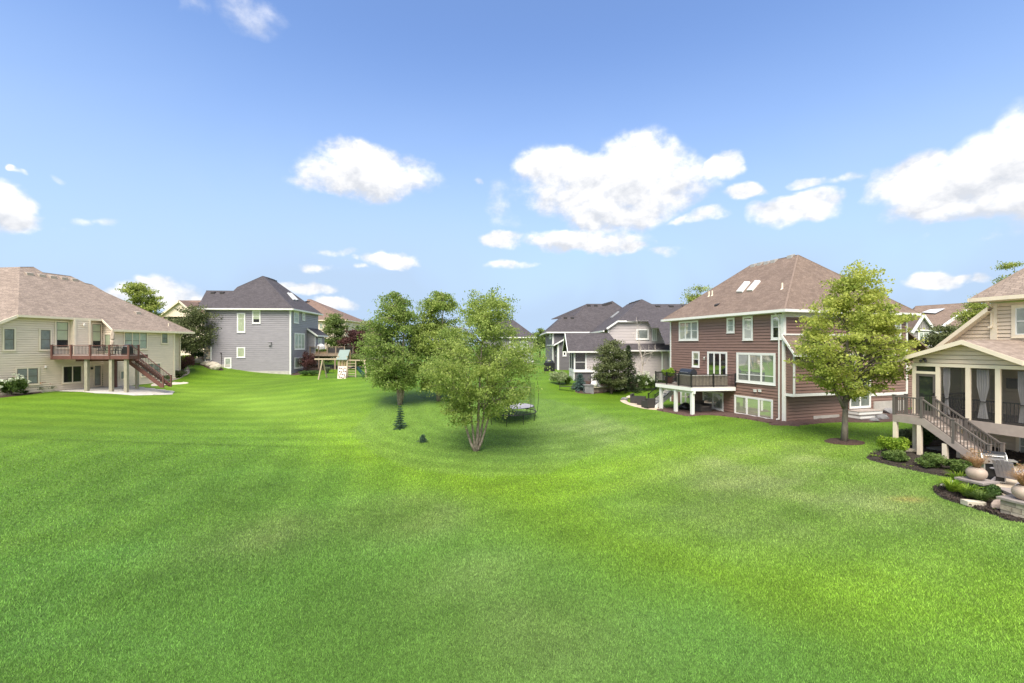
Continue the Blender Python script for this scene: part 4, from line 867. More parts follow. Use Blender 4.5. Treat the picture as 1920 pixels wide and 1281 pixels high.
roof_faces(HG, [[pk, f2[0], f2[0]-FG.n*5-up*2, pkb], [f2[0], f2[1], f2[1]-FG.n*5-up*2.5, f2[0]-FG.n*5-up*2], [f2[1], f2[2], f2[2]-FG.n*6-up*2.5, f2[1]-FG.n*5-up*2.5], [f2[2], E1, E1-FG.n*10, f2[2]-FG.n*6-up*2.5]], sh_grey, 'roof', .05)
MB().box(FG, -LG-.7, .5, .43, .56, ez-.2, ez-.02).box(FGR, -.4, DG+.5, .43, .56, ez-.201, ez-.021).build('gutter', white, rG); MB().box(FG, -LG-.6, .43, .0, .43, ez-.24, ez-.2).box(FGR, 0, DG+.4, .0, .43, ez-.241, ez-.201).build('soffit', white, rG)
window(HG, FG, 444.5, 460.2, 587, 623.6, rows=[.72], dbl=False, bl='green'); window(HG, FG, 473, 488.7, 581.9, 606.8, bly=.7, bl='green'); window(HG, FG, 444, 460, 651, 670.9, dbl=False, bl='green'); window(HG, FG, 420.7, 434.2, 670.6, 690.3, dbl=False, bl='blind')
window(HG, FGR, 550.5, 560, 584.5, 606.4); window(HG, FGR, 566.7, 571.7, 586.5, 601.3); window(HG, FGR, 552, 571.3, 625, 655.6, cols=3, rows=[.25]); window(HG, FGR, 552, 569.5, 669.8, 690.5, cols=2, dbl=False)
corner(HG, FG, 0, 1.6, 10.6, s=-1, cw=.13); corner(HG, FGR, 0, 1.6, 10.6, cw=.13); corner(HG, FG, -LG, 1.6, 10.6)
box('foundation', FG, -6, -.1, -.02, .03, 1.6, FG.uz(520, 696)[1], conc, HG); box('foundation', FG, -LG+.6, -7.6, -.02, .04, 2, FG.uz(400, 683)[1], conc, HG)
u, z = FG.uz(506.6, 645); MB().box(FG, u-.16, u+.16, .0, .2, z-.2, z+.2).box(FG, u-.2, u+.2, 0, .25, z+.201, z+.24).build('wall_vent', greys, HG); u, z = FG.uz(415, 663); MB().box(FG, u-.05, u+.05, 0, .12, z-.1, z+.12).box(FG, u+.02, u+.06, .02, .06, z-1.6, z-.1).build('conduit', bronze, HG)
# stone veneer at the left corner, stone by stone
sp = MB().box(FG, -LG-.02, -LG+.72, -.05, .09, FG.uz(390, 673)[1], FG.uz(390, 650.5)[1]).build('stone_pier', rockgr, HG); za = FG.uz(390, 673)[1]; zb = FG.uz(390, 650.5)[1]
for i in range(7):
    zz = za+(zb-za)*i/7; uu = -LG-.02
    while uu < -LG+.66:
        wd = min(random.uniform(.18, .34), -LG+.72-uu); box('stone', FG, uu+.01, uu+wd-.01, .085, .12+random.random()*.03, zz+.015, zz+(zb-za)/7-.015, random.choice((rockgr, rocklt, rockpk, mat('tan_stone', (.3,.24,.18), .85, .2))), sp); uu += wd
MB().box(FG, -LG+.73, -LG+.85, -.04, .06, za-.2, zb).build('corner_board', white, HG)
on_GR = lambda x, y: on_plane(x, y, E0, (E2-E0).cross(pk-E0).normalized())
for x, y in ((502, 521.5), (506.5, 523), (511, 524.5), (515.5, 526.5)): roof_vent(rG, on_GR(x, y), FGR, bronze, .45)
for x, y in ((400.5, 548), (417.5, 548)): roof_vent(rG, onG(x, y+1), FG, bronze, .5)
for q in (((538,550),(541,550),(553,563),(549.5,563)), ((543,550.5),(546,550.5),(558.5,563.5),(555,563.5))):
    n = (E2-E0).cross(pk-E0).normalized(); n = n if n.z > 0 else -n; pts = [on_GR(*c)+n*.02 for c in q]; MB().prism(pts, n*.12).build('skylight', mat('skylight_glass', (.55,.58,.6)), rG)
# side entry bump-out
s0 = FGR.uz(577, 640)[0]; s1 = DG-.2
wall(HG, FGR, [(s0, 4.6), (s1, 4.6), (s1, 7.55), (s0, 7.55)], greys, w=1.0, mode='joined', name='bay_wall', thick=.1)
fq = FGR.P(s0, 0, 0); FQ = Fr(fq.x, fq.y, FGR.n.x, FGR.n.y, 1); wall(HG, FQ, [(0, 4.6), (1.0, 4.6), (1.0, 7.5), (0, 8.2)], greys, mode='joined', name='bay_wall', thick=.05)
roof_faces(HG, [[FGR.P(s0-.25, 1.4, 7.5), FGR.P(s1+.2, 1.4, 7.5), FGR.P(s1+.2, 0, 8.5), FGR.P(s0-.25, 0, 8.5)]], sh_grey, 'bay_roof', .1); MB().prism([FGR.P(s0-.3, 1.42, 7.5), FGR.P(s0-.3, 1.42, 7.25), FGR.P(s0-.3, 0, 8.25), FGR.P(s0-.3, 0, 8.53)], FGR.a*.06).box(FGR, s0-.3, s1+.2, 1.38, 1.48, 7.28, 7.47).build('bay_trim', white, HG)
corner(HG, FGR, s0, 4.6, 7.5, w=1.0); window(HG, FGR, (s0+s1)/2-.75, (s0+s1)/2+.75, 7.1, 4.95, w=1.0, px_=False, cols=2, dbl=False, bl='blind', name='patio_door', sill=False)
# rear deck of the slate house
DG_ = empty('deck', FGR.P(6, 3, 2.5), 'brown timber deck on posts at the back of the slate grey house', 'deck')
dz = FGR.uz(577, 662, 1.0)[1]; dz = 4.85; A0 = px(581.5, 662, 64.5); A1 = px(646, 662, 64.5); A0.z = A1.z = 0; A2 = A1+Vector((0, 3.4, 0)); A3 = A0+Vector((.0, 3.4, 0)); wt = mat('tan_deck_wood', (.30, .22, .16), .75, .2, 5, .2)
deck_boards(DG_, [A0, A1, A2, A3], dz, Fr(A0.x, A0.y, 1, 0), wt, .2); fascia(DG_, [A3, A0, A1, A2], dz-.36, dz-.03, wt, .06)
railing(DG_, A0+up*dz, A1+up*dz, .95, wt, bronze, .16, .012, .11, .06, pw=.13, mids=3, drop=.3); railing(DG_, A1+up*dz, A2+up*dz, .95, wt, bronze, .16, .012, .11, .06, posts=(False, True), pw=.13)
for x in (598, 628.5, 643): p = at(x, 64.8); post(DG_, p-up*.1, dz-.36, .2, wt)
# ================================================================== taupe house with white screened porch (right of the middle, far)
YA = 55.0; XA = (1139.6-CX)/F*YA; FA = Fr(XA, YA, 1, 0, 1); FAL = Fr(XA, YA, 0, 1, -1)
HA = empty('house', (XA+4, YA+4, 1.9), 'taupe sided house with charcoal roof and white screened porch beyond the brown house', 'house')
pz = lambda x, y, w=0: FA.uz(x, y, w)
wall(HA, FA, [pz(1139.6, 656), pz(1262, 656), pz(1246.8, 645), pz(1234.5, 614.5), pz(1221.5, 614.5), pz(1214.5, 602), pz(1157, 602), pz(1139.6, 614)], taupe, mode='joined', name='upper_wall')
wall(HA, FA, [(-.3, 1.3), (8.4, 1.3), (8.4, 5.45), (-.3, 5.45)], taupe, w=.35, mode='joined'); wall(HA, FAL, [(0, 1.3), (15, 1.3), (15, 8.2), (0, 8.2)], taupe, mode='joined')
box('wall', FA, 8, 8.2, -14, -.3, 1.3, 6, taupe, HA)
# roofs
lsl = lambda x, y: on_plane(x, y, FA.P(0, 0, pz(1139.6, 614)[1]), (FA.P(*[pz(1157, 602)[0], 0, pz(1157, 602)[1]])-FA.P(0, 0, pz(1139.6, 614)[1])).cross(Vector((0, 1, 0))).normalized())
pkA = lsl(1203.3, 561.5); el_ = FA.P(-.55, .3, pz(1139.6, 614)[1]-.38); elb = el_+Vector((0, 15.5, 0)); hp = FA.P(pz(1157, 602)[0], .3, pz(1157, 602)[1]+.06); pkb = pkA+Vector((0, 8, 0))
fn = (FA.P(pz(1214.5, 602)[0], .3, pz(1157, 602)[1]+.06)-hp).cross(pkA-hp).normalized(); onA = lambda x, y: on_plane(x, y, hp, fn)
rA = roof_faces(HA, [[el_, hp, pkA, pkb, elb], [hp, onA(1214.5, 602), onA(1221.5, 614), onA(1234.5, 614), onA(1247, 645), onA(1305, 645), onA(1305, 570.5), onA(1222, 570.5), pkA]], sh_grey, 'roof', .1, caps=[(hp, pkA), (pkA, pkb), (pkA, onA(1222, 570.5)), (onA(1222, 570.5), onA(1305, 570.5))])
pp = [FA.P(pz(*c)[0], .32, pz(*c)[1]) for c in ((1136.5, 616), (1157, 602), (1214.5, 602), (1221.5, 614.5), (1234.5, 614.5), (1247, 645))]
mb = MB()
for a, b in zip(pp[:-1], pp[1:]): mb.bar(a-up*.06, b-up*.06, .06, .2)
mb.build('rake_board', white, rA); MB().bar(el_-up*.08, elb-up*.08, .14, .2).build('gutter', white, rA)
mb = MB()
for a, b in zip(pp[:-1], pp[1:]): mb.bar(a-up*.1-FA.n*.17, b-up*.1-FA.n*.17, .34, .05)
mb.build('soffit', white, rA)
s1_ = FA.P(-.6, .35+.55, 5.48); s2_ = FA.P(8.6, .9, 5.48); roof_faces(HA, [[s1_, s2_, FA.P(8.6, -.02, 6.28), FA.P(-.6, -.02, 6.28)]], sh_grey, 'skirt_roof', .08); box('gutter', FA, -.6, 8.6, .88, 1.0, 5.3, 5.46, white, HA); box('soffit', FA, -.6, 8.5, .36, .88, 5.3, 5.34, white, HA)
window(HA, FA, 1193, 1216.4, 617, 636.8, dbl=False, bl='grey'); window(HA, FA, 1222.5, 1232, 616.6, 639.6, bl='blind', cols=2)
corner(HA, FA, 0, 6.2, 8.2); 
for x in (1241, 1255): u = FA.uz(x, 690, .35)[0]; MB().box(FA, u-.09, u+.09, .4, .5, 1.5, 5.1).bar(FA.P(u, .45, 5.08), FA.P(u-.35, .9, 5.35), .12, .1).build('downspout', white, HA)
for x, y in ((1183, 567.5), (1187, 566), (1191, 565), (1195, 563.5), (1199, 562.5)): roof_vent(rA, lsl(x, y+1.5), FAL, bronze, .5)
for x in (1233, 1258, 1283): roof_vent(rA, onA(x, 574.5), FA, bronze, .55)
q = [lsl(*c)+up*.05 for c in ((1158, 586), (1161, 586), (1147, 597), (1144, 597))]; MB().prism(q, up*.12).build('skylight', mat('skylight_glass', (.55,.58,.6)), rA)
# screened porch
YP = 50.0; XP = (1076-CX)/F*YP; FP = Fr(XP, YP, 1, 0, 1); fz = 3.36; ez_ = 5.4; rz = 7.42
pw_ = 4.4
roof_faces(HA, [[FP.P(-.75, .45, ez_), FP.P(5.4, .45, ez_), FP.P(4.3, -2.0, rz), FP.P(-.75, -2.0, rz)], [FP.P(-.75, -2, rz), FP.P(4.3, -2, rz), FP.P(5.4, -4.45, ez_), FP.P(-.75, -4.45, ez_)]], sh_grey, 'porch_roof', .1, caps=[(FP.P(-.75, -2, rz), FP.P(4.3, -2, rz))])
FPL = Fr(XP, YP, 0, 1, -1)
wall(HA, FPL, [(0, ez_-.1), (4, ez_-.1), (2, rz-.25)], white, mode='none', name='gable_wall', thick=.1)
mb = MB(); mb.prism([FP.P(-.78, .47, ez_), FP.P(-.78, -2, rz+.02), FP.P(-.78, -2, rz-.22), FP.P(-.78, .47, ez_-.22)], Vector((.06,0,0))); mb.prism([FP.P(-.78, -4.47, ez_), FP.P(-.78, -2, rz+.02), FP.P(-.78, -2, rz-.22), FP.P(-.78, -4.47, ez_-.22)], Vector((.06,0,0))); mb.build('rake_board', white, HA)
box('gutter', FP, -.75, 5.4, .43, .55, ez_-.18, ez_-.02, white, HA)
for u_, w_ in ((0, -.14), (1.25, -.14), (0, -2.0), (0, -4.0)): box('porch_post', FP, u_, u_+.16, w_, w_+.14, fz, ez_-.05, white, HA)
box('porch_beam', FP, 0, 5, -.15, .02, ez_-.2, ez_-.05, white, HA); box('porch_rim', FP, -.05, 5, -.1, .03, fz-.3, fz, white, HA); box('porch_rim', FP, -.05, .05, -4, -.11, fz-.3, fz, white, HA); box('porch_floor', FP, .06, 5, -4.2, -.12, fz-.1, fz-.02, taupedark, HA)
wall(HA, FP, [(1.42, fz), (5.0, fz), (5.0, ez_-.2), (1.42, ez_-.2)], taupe, mode='joined', name='porch_wall', thick=.12)
scr2 = screenmat('grey_screen', (.05, .05, .052), .55); box('porch_screen', FP, .16, 1.25, -.08, -.078, fz, ez_-.2, scr2, HA); box('porch_screen', FP, .04, .042, -3.9, -.2, fz, ez_-.2, scr2, HA); box('porch_rail', FP, .16, 1.25, -.12, -.05, fz+.78, fz+.84, white, HA)
for k in range(6): box('skirt_post', FP, -.03, .1, -.2-.75*k, -.07-.75*k, 1.8, fz-.3, white, HA)
box('skirt_panel', FP, .14, 5, -.16, -.12, 1.5, fz-.3, chars, HA); box('skirt_panel', FP, .0, .06, -4.1, -.06, 1.5, fz-.3, mat('grey_lattice', (.55,.54,.52)), HA)
stairs(HA, FP.P(4.2, .1, fz-.02), Vector((-1, 0, 0)), Vector((0, -1, 0)), 9, .18, .27, 1.1, conc, white, white)
for w_ in (.12, 1.15): railing(HA, FP.P(4.2, w_, fz), FP.P(1.95, w_, fz-1.5), .9, white, white, .2, .02, .08, .07, pw=.12, name='stair_railing')
# ================================================================== charcoal house behind it
YB = 66.0; FK = Fr((1036-CX)/F*YB, YB, 1, 0, 1); HK = empty('house', FK.P(4, -3, 2.3), 'dark charcoal house with charcoal hip roofs behind the taupe house', 'house')
palek = mat('grey_and_lit_charcoal_siding', (.27, .25, .26), .7, .08, 1.3, stretch=(1,1,5))  # lighter copy of the charcoal paint; light on the side walls put into colour
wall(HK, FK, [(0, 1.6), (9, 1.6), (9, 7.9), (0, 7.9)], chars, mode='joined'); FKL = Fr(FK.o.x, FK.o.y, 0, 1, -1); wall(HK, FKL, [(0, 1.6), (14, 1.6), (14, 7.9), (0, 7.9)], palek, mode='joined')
rk = lambda u, w: FK.P(u, w, 8.0+.8*(.45-w)); pk_ = (rk(1,0)-rk(0,0)).cross(rk(0,1)-rk(0,0)).normalized(); onK = lambda x, y: on_plane(x, y, rk(0,0), pk_)
kk = [onK(*c) for c in ((1056, 592.4), (1078.7, 592.4), (1100, 570), (1129, 570), (1148, 564.7), (1168, 578))]
rK = roof_faces(HK, [[rk(-.8, .45)]+kk+[rk(9.5, .45)], [rk(-.8, .45), kk[0], kk[0]+Vector((0, 6, 0)), FK.P(-.8, -15, 8)], [kk[1], kk[2], kk[2]+Vector((-5,6,-2)), kk[1]+Vector((-1,5,0))]], sh_grey, 'roof', .1, caps=[(kk[i], kk[i+1]) for i in range(5)])
roof_faces(HK, [[kk[i], kk[i+1], kk[i+1]+Vector((0, 7, -5)), kk[i]+Vector((0, 7, -5))] for i in range(5)], sh_grey, 'roof', .05)
MB().box(FK, -.8, 9.5, .43, .58, 7.78, 7.97).box(FK, -.9, -.78, -14, .45, 7.78, 7.97).build('gutter', white, rK); corner(HK, FK, 0, 1.6, 7.9, cw=.16); corner(HK, FKL, 0, 1.6, 7.9, cw=.16)
for x, y in ((1060, 596), (1073, 596), (1104, 573), (1117, 573), (1132, 572), (1136, 571), (1140, 569.5), (1144, 568)): roof_vent(rK, onK(x, y), FK, bronze, .5)
window(HK, FKL, 1030, 1034, 624, 636)
FK2 = Fr((1045.5-CX)/F*63.5, 63.5, 1, 0, 1); FK2L = Fr(FK2.o.x, FK2.o.y, 0, 1, -1)
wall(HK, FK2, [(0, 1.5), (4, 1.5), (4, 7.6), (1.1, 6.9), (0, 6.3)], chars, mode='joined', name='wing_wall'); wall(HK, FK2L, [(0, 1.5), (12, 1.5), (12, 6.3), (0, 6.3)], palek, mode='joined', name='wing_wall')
roof_faces(HK, [[FK2.P(-.5, .4, 6.15), FK2.P(1.3, .4, 7.15), FK2.P(1.3, -12, 7.15), FK2.P(-.5, -12, 6.15)]], sh_grey, 'wing_roof', .1); MB().prism([FK2.P(-.55, .43, 6.15), FK2.P(1.3, .43, 7.18), FK2.P(1.3, .43, 6.98), FK2.P(-.55, .43, 5.95)], Vector((0, .06, 0))).box(FK2, -.6, -.48, -12, .4, 5.95, 6.13).build('rake_board', white, HK); corner(HK, FK2, 0, 1.5, 6.2, cw=.18); corner(HK, FK2L, 0, 1.5, 6.2, cw=.16)
for x0, x1 in ((1029.5, 1033.5), (1035.5, 1037.5), (1040.5, 1043)): window(HK, FK2L, x0, x1, 658, 668, dbl=False)
window(HK, FK2, 1055, 1062, 659, 668, dbl=False, bl='dark')
# ================================================================== far houses
def far_house(x0, x1, D, ye, yg, yr, xa, xb, wm_, rm, depth=9, label='', tm=white, wins=()):
    f = Fr((x0-CX)/F*D, D, 1, 0, 1); L = (x1-x0)/F*D; ze = CZ-(ye-CY)/F*D; zg = CZ-(yg-CY)/F*D; zr = CZ-(yr-CY)/F*(D+depth/2)
    ua = (xa-CX)/F*(D+depth/2)-f.o.x; ub = (xb-CX)/F*(D+depth/2)-f.o.x
    o = empty('house', f.P(L/2, -depth/2, zg), label, 'house'); zg = min(zg, h(f.o.x, D)-.3)
    wall(o, f, [(0, zg), (L, zg), (L, ze), (0, ze)], wm_, mode='joined', expo=.24); fl = Fr(f.o.x, D, 0, 1, -1); fr_ = Fr(f.P(L,0,0).x, D, 0, 1, 1)
    for q in (fl, fr_): wall(o, q, [(0.02, zg), (depth, zg), (depth, ze), (.02, ze)], wm_, mode='joined', expo=.24)
    r = hip_roof(o, f, -.5, L+.5, .5, -depth-.5, ze+.2, ua, ub, -depth/2, zr, rm, tm)
    for k in range(3): roof_vent(r, f.P(ua+(ub-ua)*(k+.5)/3, -depth/2+1.0, zr-.6), f, bronze, .5)
    for (a, b, c, d) in wins: window(o, f, a, b, c, d, tm=tm)
    return o, f
fh1, f1 = far_house(306, 400, 88, 600, 655, 563.5, 338, 390, tan, sh_far, 10, 'tan house with russet roof peeking out left behind the slate grey house', cream, ((318,328,606,622),))
a_, b_, c_ = px(300, 594, 87), px(338, 565, 87), px(372, 594, 87); MB().prism([a_, b_, c_], Vector((0,.2,0))).build('gable_wall', tan, fh1); mb = MB(); mb.bar(a_-Vector((0,.3,0)), b_-Vector((0,.3,0)), .3, .3).bar(b_-Vector((0,.3,0)), c_-Vector((0,.3,0)), .3, .3); mb.build('rake_board', cream, fh1)
roof_faces(fh1, [[a_+up*.2-Vector((0,.4,0)), b_+up*.2-Vector((0,.4,0)), b_+up*.2+Vector((0,6,0)), a_+up*.2+Vector((0,6,0))], [c_+up*.2-Vector((0,.4,0)), b_+up*.2-Vector((0,.4,0)), b_+up*.2+Vector((0,6,0)), c_+up*.2+Vector((0,6,0))]], sh_far, 'gable_roof', .1)
far_house(568, 648, 90, 602, 668, 561.5, 577, 583, tan, sh_far, 14, 'tan house with steep russet hip roof right behind the slate grey house', cream, ((598,606,606,618),(612,620,606,618)))
far_house(653, 700, 100, 640, 668, 602, 654, 698, tan2, sh_far, 9, 'low tan house with russet roof behind the maroon tree', cream)
far_house(905, 1000, 84, 634, 684, 600, 935, 962, palek, sh_grey, 12, 'grey house half hidden behind the crown of the front birch', white, ((975,990,640,655),(955,965,640,655),(985,1000,662,678)))
# ---- far right house with the board and batten gable
YR = 52.0; FR_ = Fr((1700-CX)/F*YR, YR, 1, -.12, 1); HR = empty('house', FR_.P(4, -4, 1.5), 'house with brown roof, solar panels and grey batten gable beyond the beige porch', 'house')
gsid = mat('grey_batten', (.36, .33, .33), .7, .08)
wall(HR, FR_, [(0, 1.2), (9, 1.2), (9, 7.5), (0, 7.5)], gsid, mode='joined', expo=.24)
re = lambda u, w: FR_.P(u, w, 7.75+.62*(.4-w)); pr_ = (re(1,0)-re(0,0)).cross(re(0,1)-re(0,0)).normalized(); onR = lambda x, y: on_plane(x, y, re(0,0), pr_)
r1, r2 = onR(1717, 574), onR(1830, 567); rR = roof_faces(HR, [[re(-.5, .4), re(9.5, .4), r2, r1], [r1, r2, r2+Vector((0,6,-4)), r1+Vector((0,6,-4))], [re(-.5,.4), r1, r1+Vector((0,6,-4))]], sh_brown, 'roof', .1, caps=[(r1, r2)])
box('gutter', FR_, -.5, 9.5, .38, .5, 7.55, 7.72, white, rR)
w_ = .9; g1, g2, g3 = [FR_.P(FR_.uz(*c, w_)[0], w_, FR_.uz(*c, w_)[1]) for c in ((1711, 619), (1729, 591.5), (1749.5, 620))]; MB().prism([g1, g2, g3], -FR_.n*.2).build('gable_wall', gsid, HR)
for t in np.linspace(.12, .88, 8):
    b_ = g1+(g3-g1)*t; tt = t/.47 if t < .47 else (1-t)/.53; hh_ = (g2.z-g1.z)*min(tt, 1)*.98; MB().bar(b_+FR_.n*.02, b_+FR_.n*.02+up*hh_, .06, .04).build('batten', gsid, HR)
mb = MB(); o_ = FR_.n*.25; mb.bar(g1+o_-(g2-g1).normalized()*.4, g2+o_, .2, .22); mb.bar(g2+o_, g3+o_+(g3-g2).normalized()*.5, .2, .22); mb.bar(g1+FR_.n*.08, g3+FR_.n*.08, .1, .16); mb.build('rake_board', white, HR)
roof_faces(HR, [[g1+o_*1.3+up*.16, g2+o_*1.3+up*.16, g2-FR_.n*4+up*.16, g1-FR_.n*4+up*.16], [g3+o_*1.3+up*.16+(g3-g2)*.15, g2+o_*1.3+up*.16, g2-FR_.n*4+up*.16, g3-FR_.n*4+up*.16+(g3-g2)*.15]], sh_brown, 'dormer_roof', .1)
wall(HR, FR_, [(FR_.uz(1711,640,.85)[0], 5.2), (FR_.uz(1749,640,.85)[0], 5.2), (FR_.uz(1749,640,.85)[0], g1.z), (FR_.uz(1711,640,.85)[0], g1.z)], gsid, w=.85, mode='joined', thick=.9, name='dormer_wall'); window(HR, FR_, 1721, 1742, 622.5, 645, w=.88, cols=2)
q = [onR(*c) for c in ((1727, 588.5), (1742, 583), (1771, 581), (1753, 590))]; n = pr_ if pr_.z > 0 else -pr_; sp_ = MB().prism([p+n*.15 for p in q], n*.05).build('solar_array', mat('solar_panel', (.5, .52, .55), .12, .05, spec=.9), HR)
MB().bar(onR(1757.5, 620), onR(1811, 582.5), .25, .25).build('valley_trim', white, rR)
# ================================================================== plants
def leafmesh(C, size, asp, rs, droop=0.0, up_bias=0.25):
    """one small pointed leaf (two triangles sharing an edge as a quad) per centre"""
    n = len(C); size = size*(.6+.8*rs.rand(n))
    d = rs.randn(n, 3); d[:, 2] -= droop; d /= np.linalg.norm(d, axis=1, keepdims=True)
    nn = rs.randn(n, 3); nn[:, 2] += up_bias*3; s = np.cross(d, nn); s /= np.maximum(np.linalg.norm(s, axis=1, keepdims=True), 1e-6)
    a = d*size[:, None]/2; b = s*(size*asp)[:, None]/2
    V = np.stack([C-a, C+b-a*.1, C+a, C-b-a*.1], 1); return V.reshape(-1, 3)
def leaves(name, C, size, asp, m, parent, rs, droop=0.0, up_bias=.25):
    V = leafmesh(C, size, asp, rs, droop, up_bias); n = len(C); c = np.array(WL[parent.name])
    me = bpy.data.meshes.new(name); me.vertices.add(4*n); me.vertices.foreach_set('co', (V-c).astype(np.float32).ravel()); me.loops.add(4*n); me.loops.foreach_set('vertex_index', np.arange(4*n, dtype=np.int32)); me.polygons.add(n)
    me.polygons.foreach_set('loop_start', (np.arange(n)*4).astype(np.int32)); me.polygons.foreach_set('loop_total', np.full(n, 4, np.int32)); me.update(); me.materials.append(m)
    o = bpy.data.objects.new(name, me); return link(o, WL[parent.name], parent)
def prof_env(prof, D):
    """crown outline (photo y, left x, right x) -> z, centre X, radius"""
    return [(CZ-(y-CY)/F*D, ((a+b)/2-CX)/F*D, (b-a)/2/F*D) for y, a, b in prof]
def sample_env(env, Yc, n, rs, shell=.5):
    env = sorted(env); zs = np.array([e[0] for e in env]); cx_ = np.array([e[1] for e in env]); rr = np.array([e[2] for e in env]); out = []
    w = (rr+.15)**2; 
    while len(out) < n:
        z = zs[0]+(zs[-1]-zs[0])*rs.rand(); r = np.interp(z, zs, rr); 
        if rs.rand() > ((r+.15)/math.sqrt(w.max()))**1.25: continue
        q = r*(rs.rand()**shell); t = rs.rand()*2*math.pi; out.append((np.interp(z, zs, cx_)+q*math.cos(t), Yc+q*math.sin(t), z))
    return np.array(out)
def tree(name, label, base, D, prof, stems, lm, bm_, nclump, nleaf, lsize, asp=.55, droop=.6, cr=.42, seed=1, cat='tree', r0=.13, group=None, vis=1.0, weep=.35, cstart=.16):
    rs = np.random.RandomState(seed); b = V3(base); o = empty(name, b, label, cat, group); env = prof_env(prof, D); zt = max(e[0] for e in env); zb = min(e[0] for e in env)
    T = MB(); lines = []
    for st_ in stems:
        (dx, dy, top, r) = st_[:4]; pts = []; b0 = V3(base)
        if len(st_) > 4: b0 = b0+Vector((0, 0, st_[4]))
        for i in range(9):
            t = i/8; k = t**.75; pts.append(Vector((b0.x+dx*k+.05*math.sin(5*t+dx*9)*t, b0.y+dy*k+.05*math.cos(4*t+dy*7)*t, b0.z-.15+(top-b0.z+.15)*t)))
        rad = [r*(1.25 if i == 0 else 1)*(1-.88*i/8) for i in range(9)]; T.tube(pts, rad, 7); lines.append((pts, rad))
    cl = sample_env(env, b.y, nclump, rs, .42)
    C = []; tw = MB()
    for c in cl:
        c = Vector(c); best = None
        for pts, rad in lines:
            for i in range(1, 9):
                p = pts[i]; dz = c.z-p.z; hd = math.hypot(c.x-p.x, c.y-p.y); cost = hd+abs(dz-hd*.45)*1.2
                if best is None or cost < best[0]: best = (cost, p, rad[i])
        p = best[1]; mid = (p+c)/2+Vector((0, 0, .18*(c-p).length)); rr = min(best[2]*.6, .012+.016*(c-p).length); pts = [p, (p+mid)/2+Vector((0,0,.04)), mid, (mid+c)/2+Vector((0,0,.03)), c]; T.tube(pts, [rr, rr*.85, rr*.65, rr*.42, .006], 4)
        # drooping twigs with leaves along them
        k = max(3, int(nleaf/nclump/14)); m_ = int(nleaf/nclump/k)
        for j in range(k):
            s = c-(c-p)*rs.rand()*.45; ang = rs.rand()*6.283; L = cr*(.7+.9*rs.rand()); ez2 = s+Vector((math.cos(ang)*L, math.sin(ang)*L, (.35-weep*2*rs.rand())*L))
            t = rs.rand(m_)**.8; jit = rs.randn(m_, 3)*.075*(cr/.42)
            q = np.outer(1-t, np.array(s))+np.outer(t, np.array(ez2)); q[:, 2] -= weep*L*t*t; C.append(q+jit)
    T.build('trunk', bm_, o, smooth=True)
    C = np.concatenate(C); C = C[C[:, 2] > b.z+.35]
    leaves('crown', C, lsize, asp, lm, o, rs, droop); return o
L_birch = leafmat('birch_leaf', (.135, .225, .042), (.50, .58, .16), .5, .9)
L_birch2 = leafmat('birch_leaf_deep', (.105, .195, .036), (.42, .51, .145), .5, .9)
L_maple = leafmat('maple_leaf', (.22, .30, .05), (.66, .68, .17), .5, .8)
L_tree = leafmat('green_leaf', (.07, .12, .03), (.26, .33, .09), .3, .8)
L_lime = leafmat('lime_leaf', (.15, .22, .04), (.50, .54, .14), .4, .8)
L_dark = leafmat('dark_leaf', (.06, .085, .03), (.20, .22, .09), .22, .9)
L_maroon = leafmat('maroon_leaf', (.05, .022, .022), (.17, .075, .065), .25, 1.2)
L_spruce = leafmat('spruce_needle', (.03, .075, .045), (.10, .17, .10), .1, 2)
L_blue = leafmat('blue_spruce_needle', (.03, .06, .055), (.13, .20, .18), .1, 2)
L_yew = leafmat('conifer_needle', (.016, .035, .014), (.06, .085, .03), .12, 2)
L_shrub = leafmat('shrub_leaf', (.05, .10, .022), (.20, .28, .07), .3, 3)
L_bright = leafmat('chartreuse_leaf', (.10, .22, .014), (.36, .48, .05), .35, 3)
L_boxw = leafmat('boxwood_leaf', (.03, .075, .016), (.10, .17, .04), .25, 3)
L_pale = leafmat('variegated_leaf', (.12, .19, .06), (.50, .55, .30), .3, 3)
L_gold = leafmat('dry_grass_blade', (.28, .16, .075), (.62, .40, .22), .3, 4)
L_ghost = leafmat('grey_green_leaf', (.08, .11, .06), (.20, .24, .13), .25, 2)
white_b = leafmat('white_bloom', (.55, .58, .42), (.85, .86, .72), .2, 5)
orange_b = leafmat('orange_bloom', (.45, .16, .08), (.62, .30, .16), .2, 5)
# --- the three birches
B1 = gnd(893, 846)
tree('birch_tree', 'multi-stemmed birch standing in front, beside the trampoline', B1, B1.y, [(539,890,935),(552,872,955),(575,868,975),(600,850,1000),(620,815,1012),(655,790,1024),(690,780,1026),(722,795,1012),(748,815,975),(770,835,940),(784,855,920)],
     [(-1.35, .1, B1.z+4.2, .085), (-.6, -.25, B1.z+5.6, .07), (.35, .2, B1.z+8.0, .10), (1.35, -.1, B1.z+5.0, .075), (.9, .6, B1.z+6.2, .07)], L_birch, bark, 240, 50000, .115, .6, .7, .5, 21, weep=.34)
B2 = gnd(750, 759)
tree('birch_tree', 'left birch, dense and rounded, behind the small spruce', B2, B2.y, [(545,720,742),(558,708,756),(580,698,768),(610,686,782),(645,670,796),(675,672,795),(702,686,786),(720,704,774)],
     [(-.6, .1, B2.z+5.5, .14), (.4, -.2, B2.z+8.0, .15), (.9, .3, B2.z+6, .11)], L_birch2, bark, 190, 38000, .145, .6, .7, .6, 22, weep=.4)
B3 = gnd(822, 752)
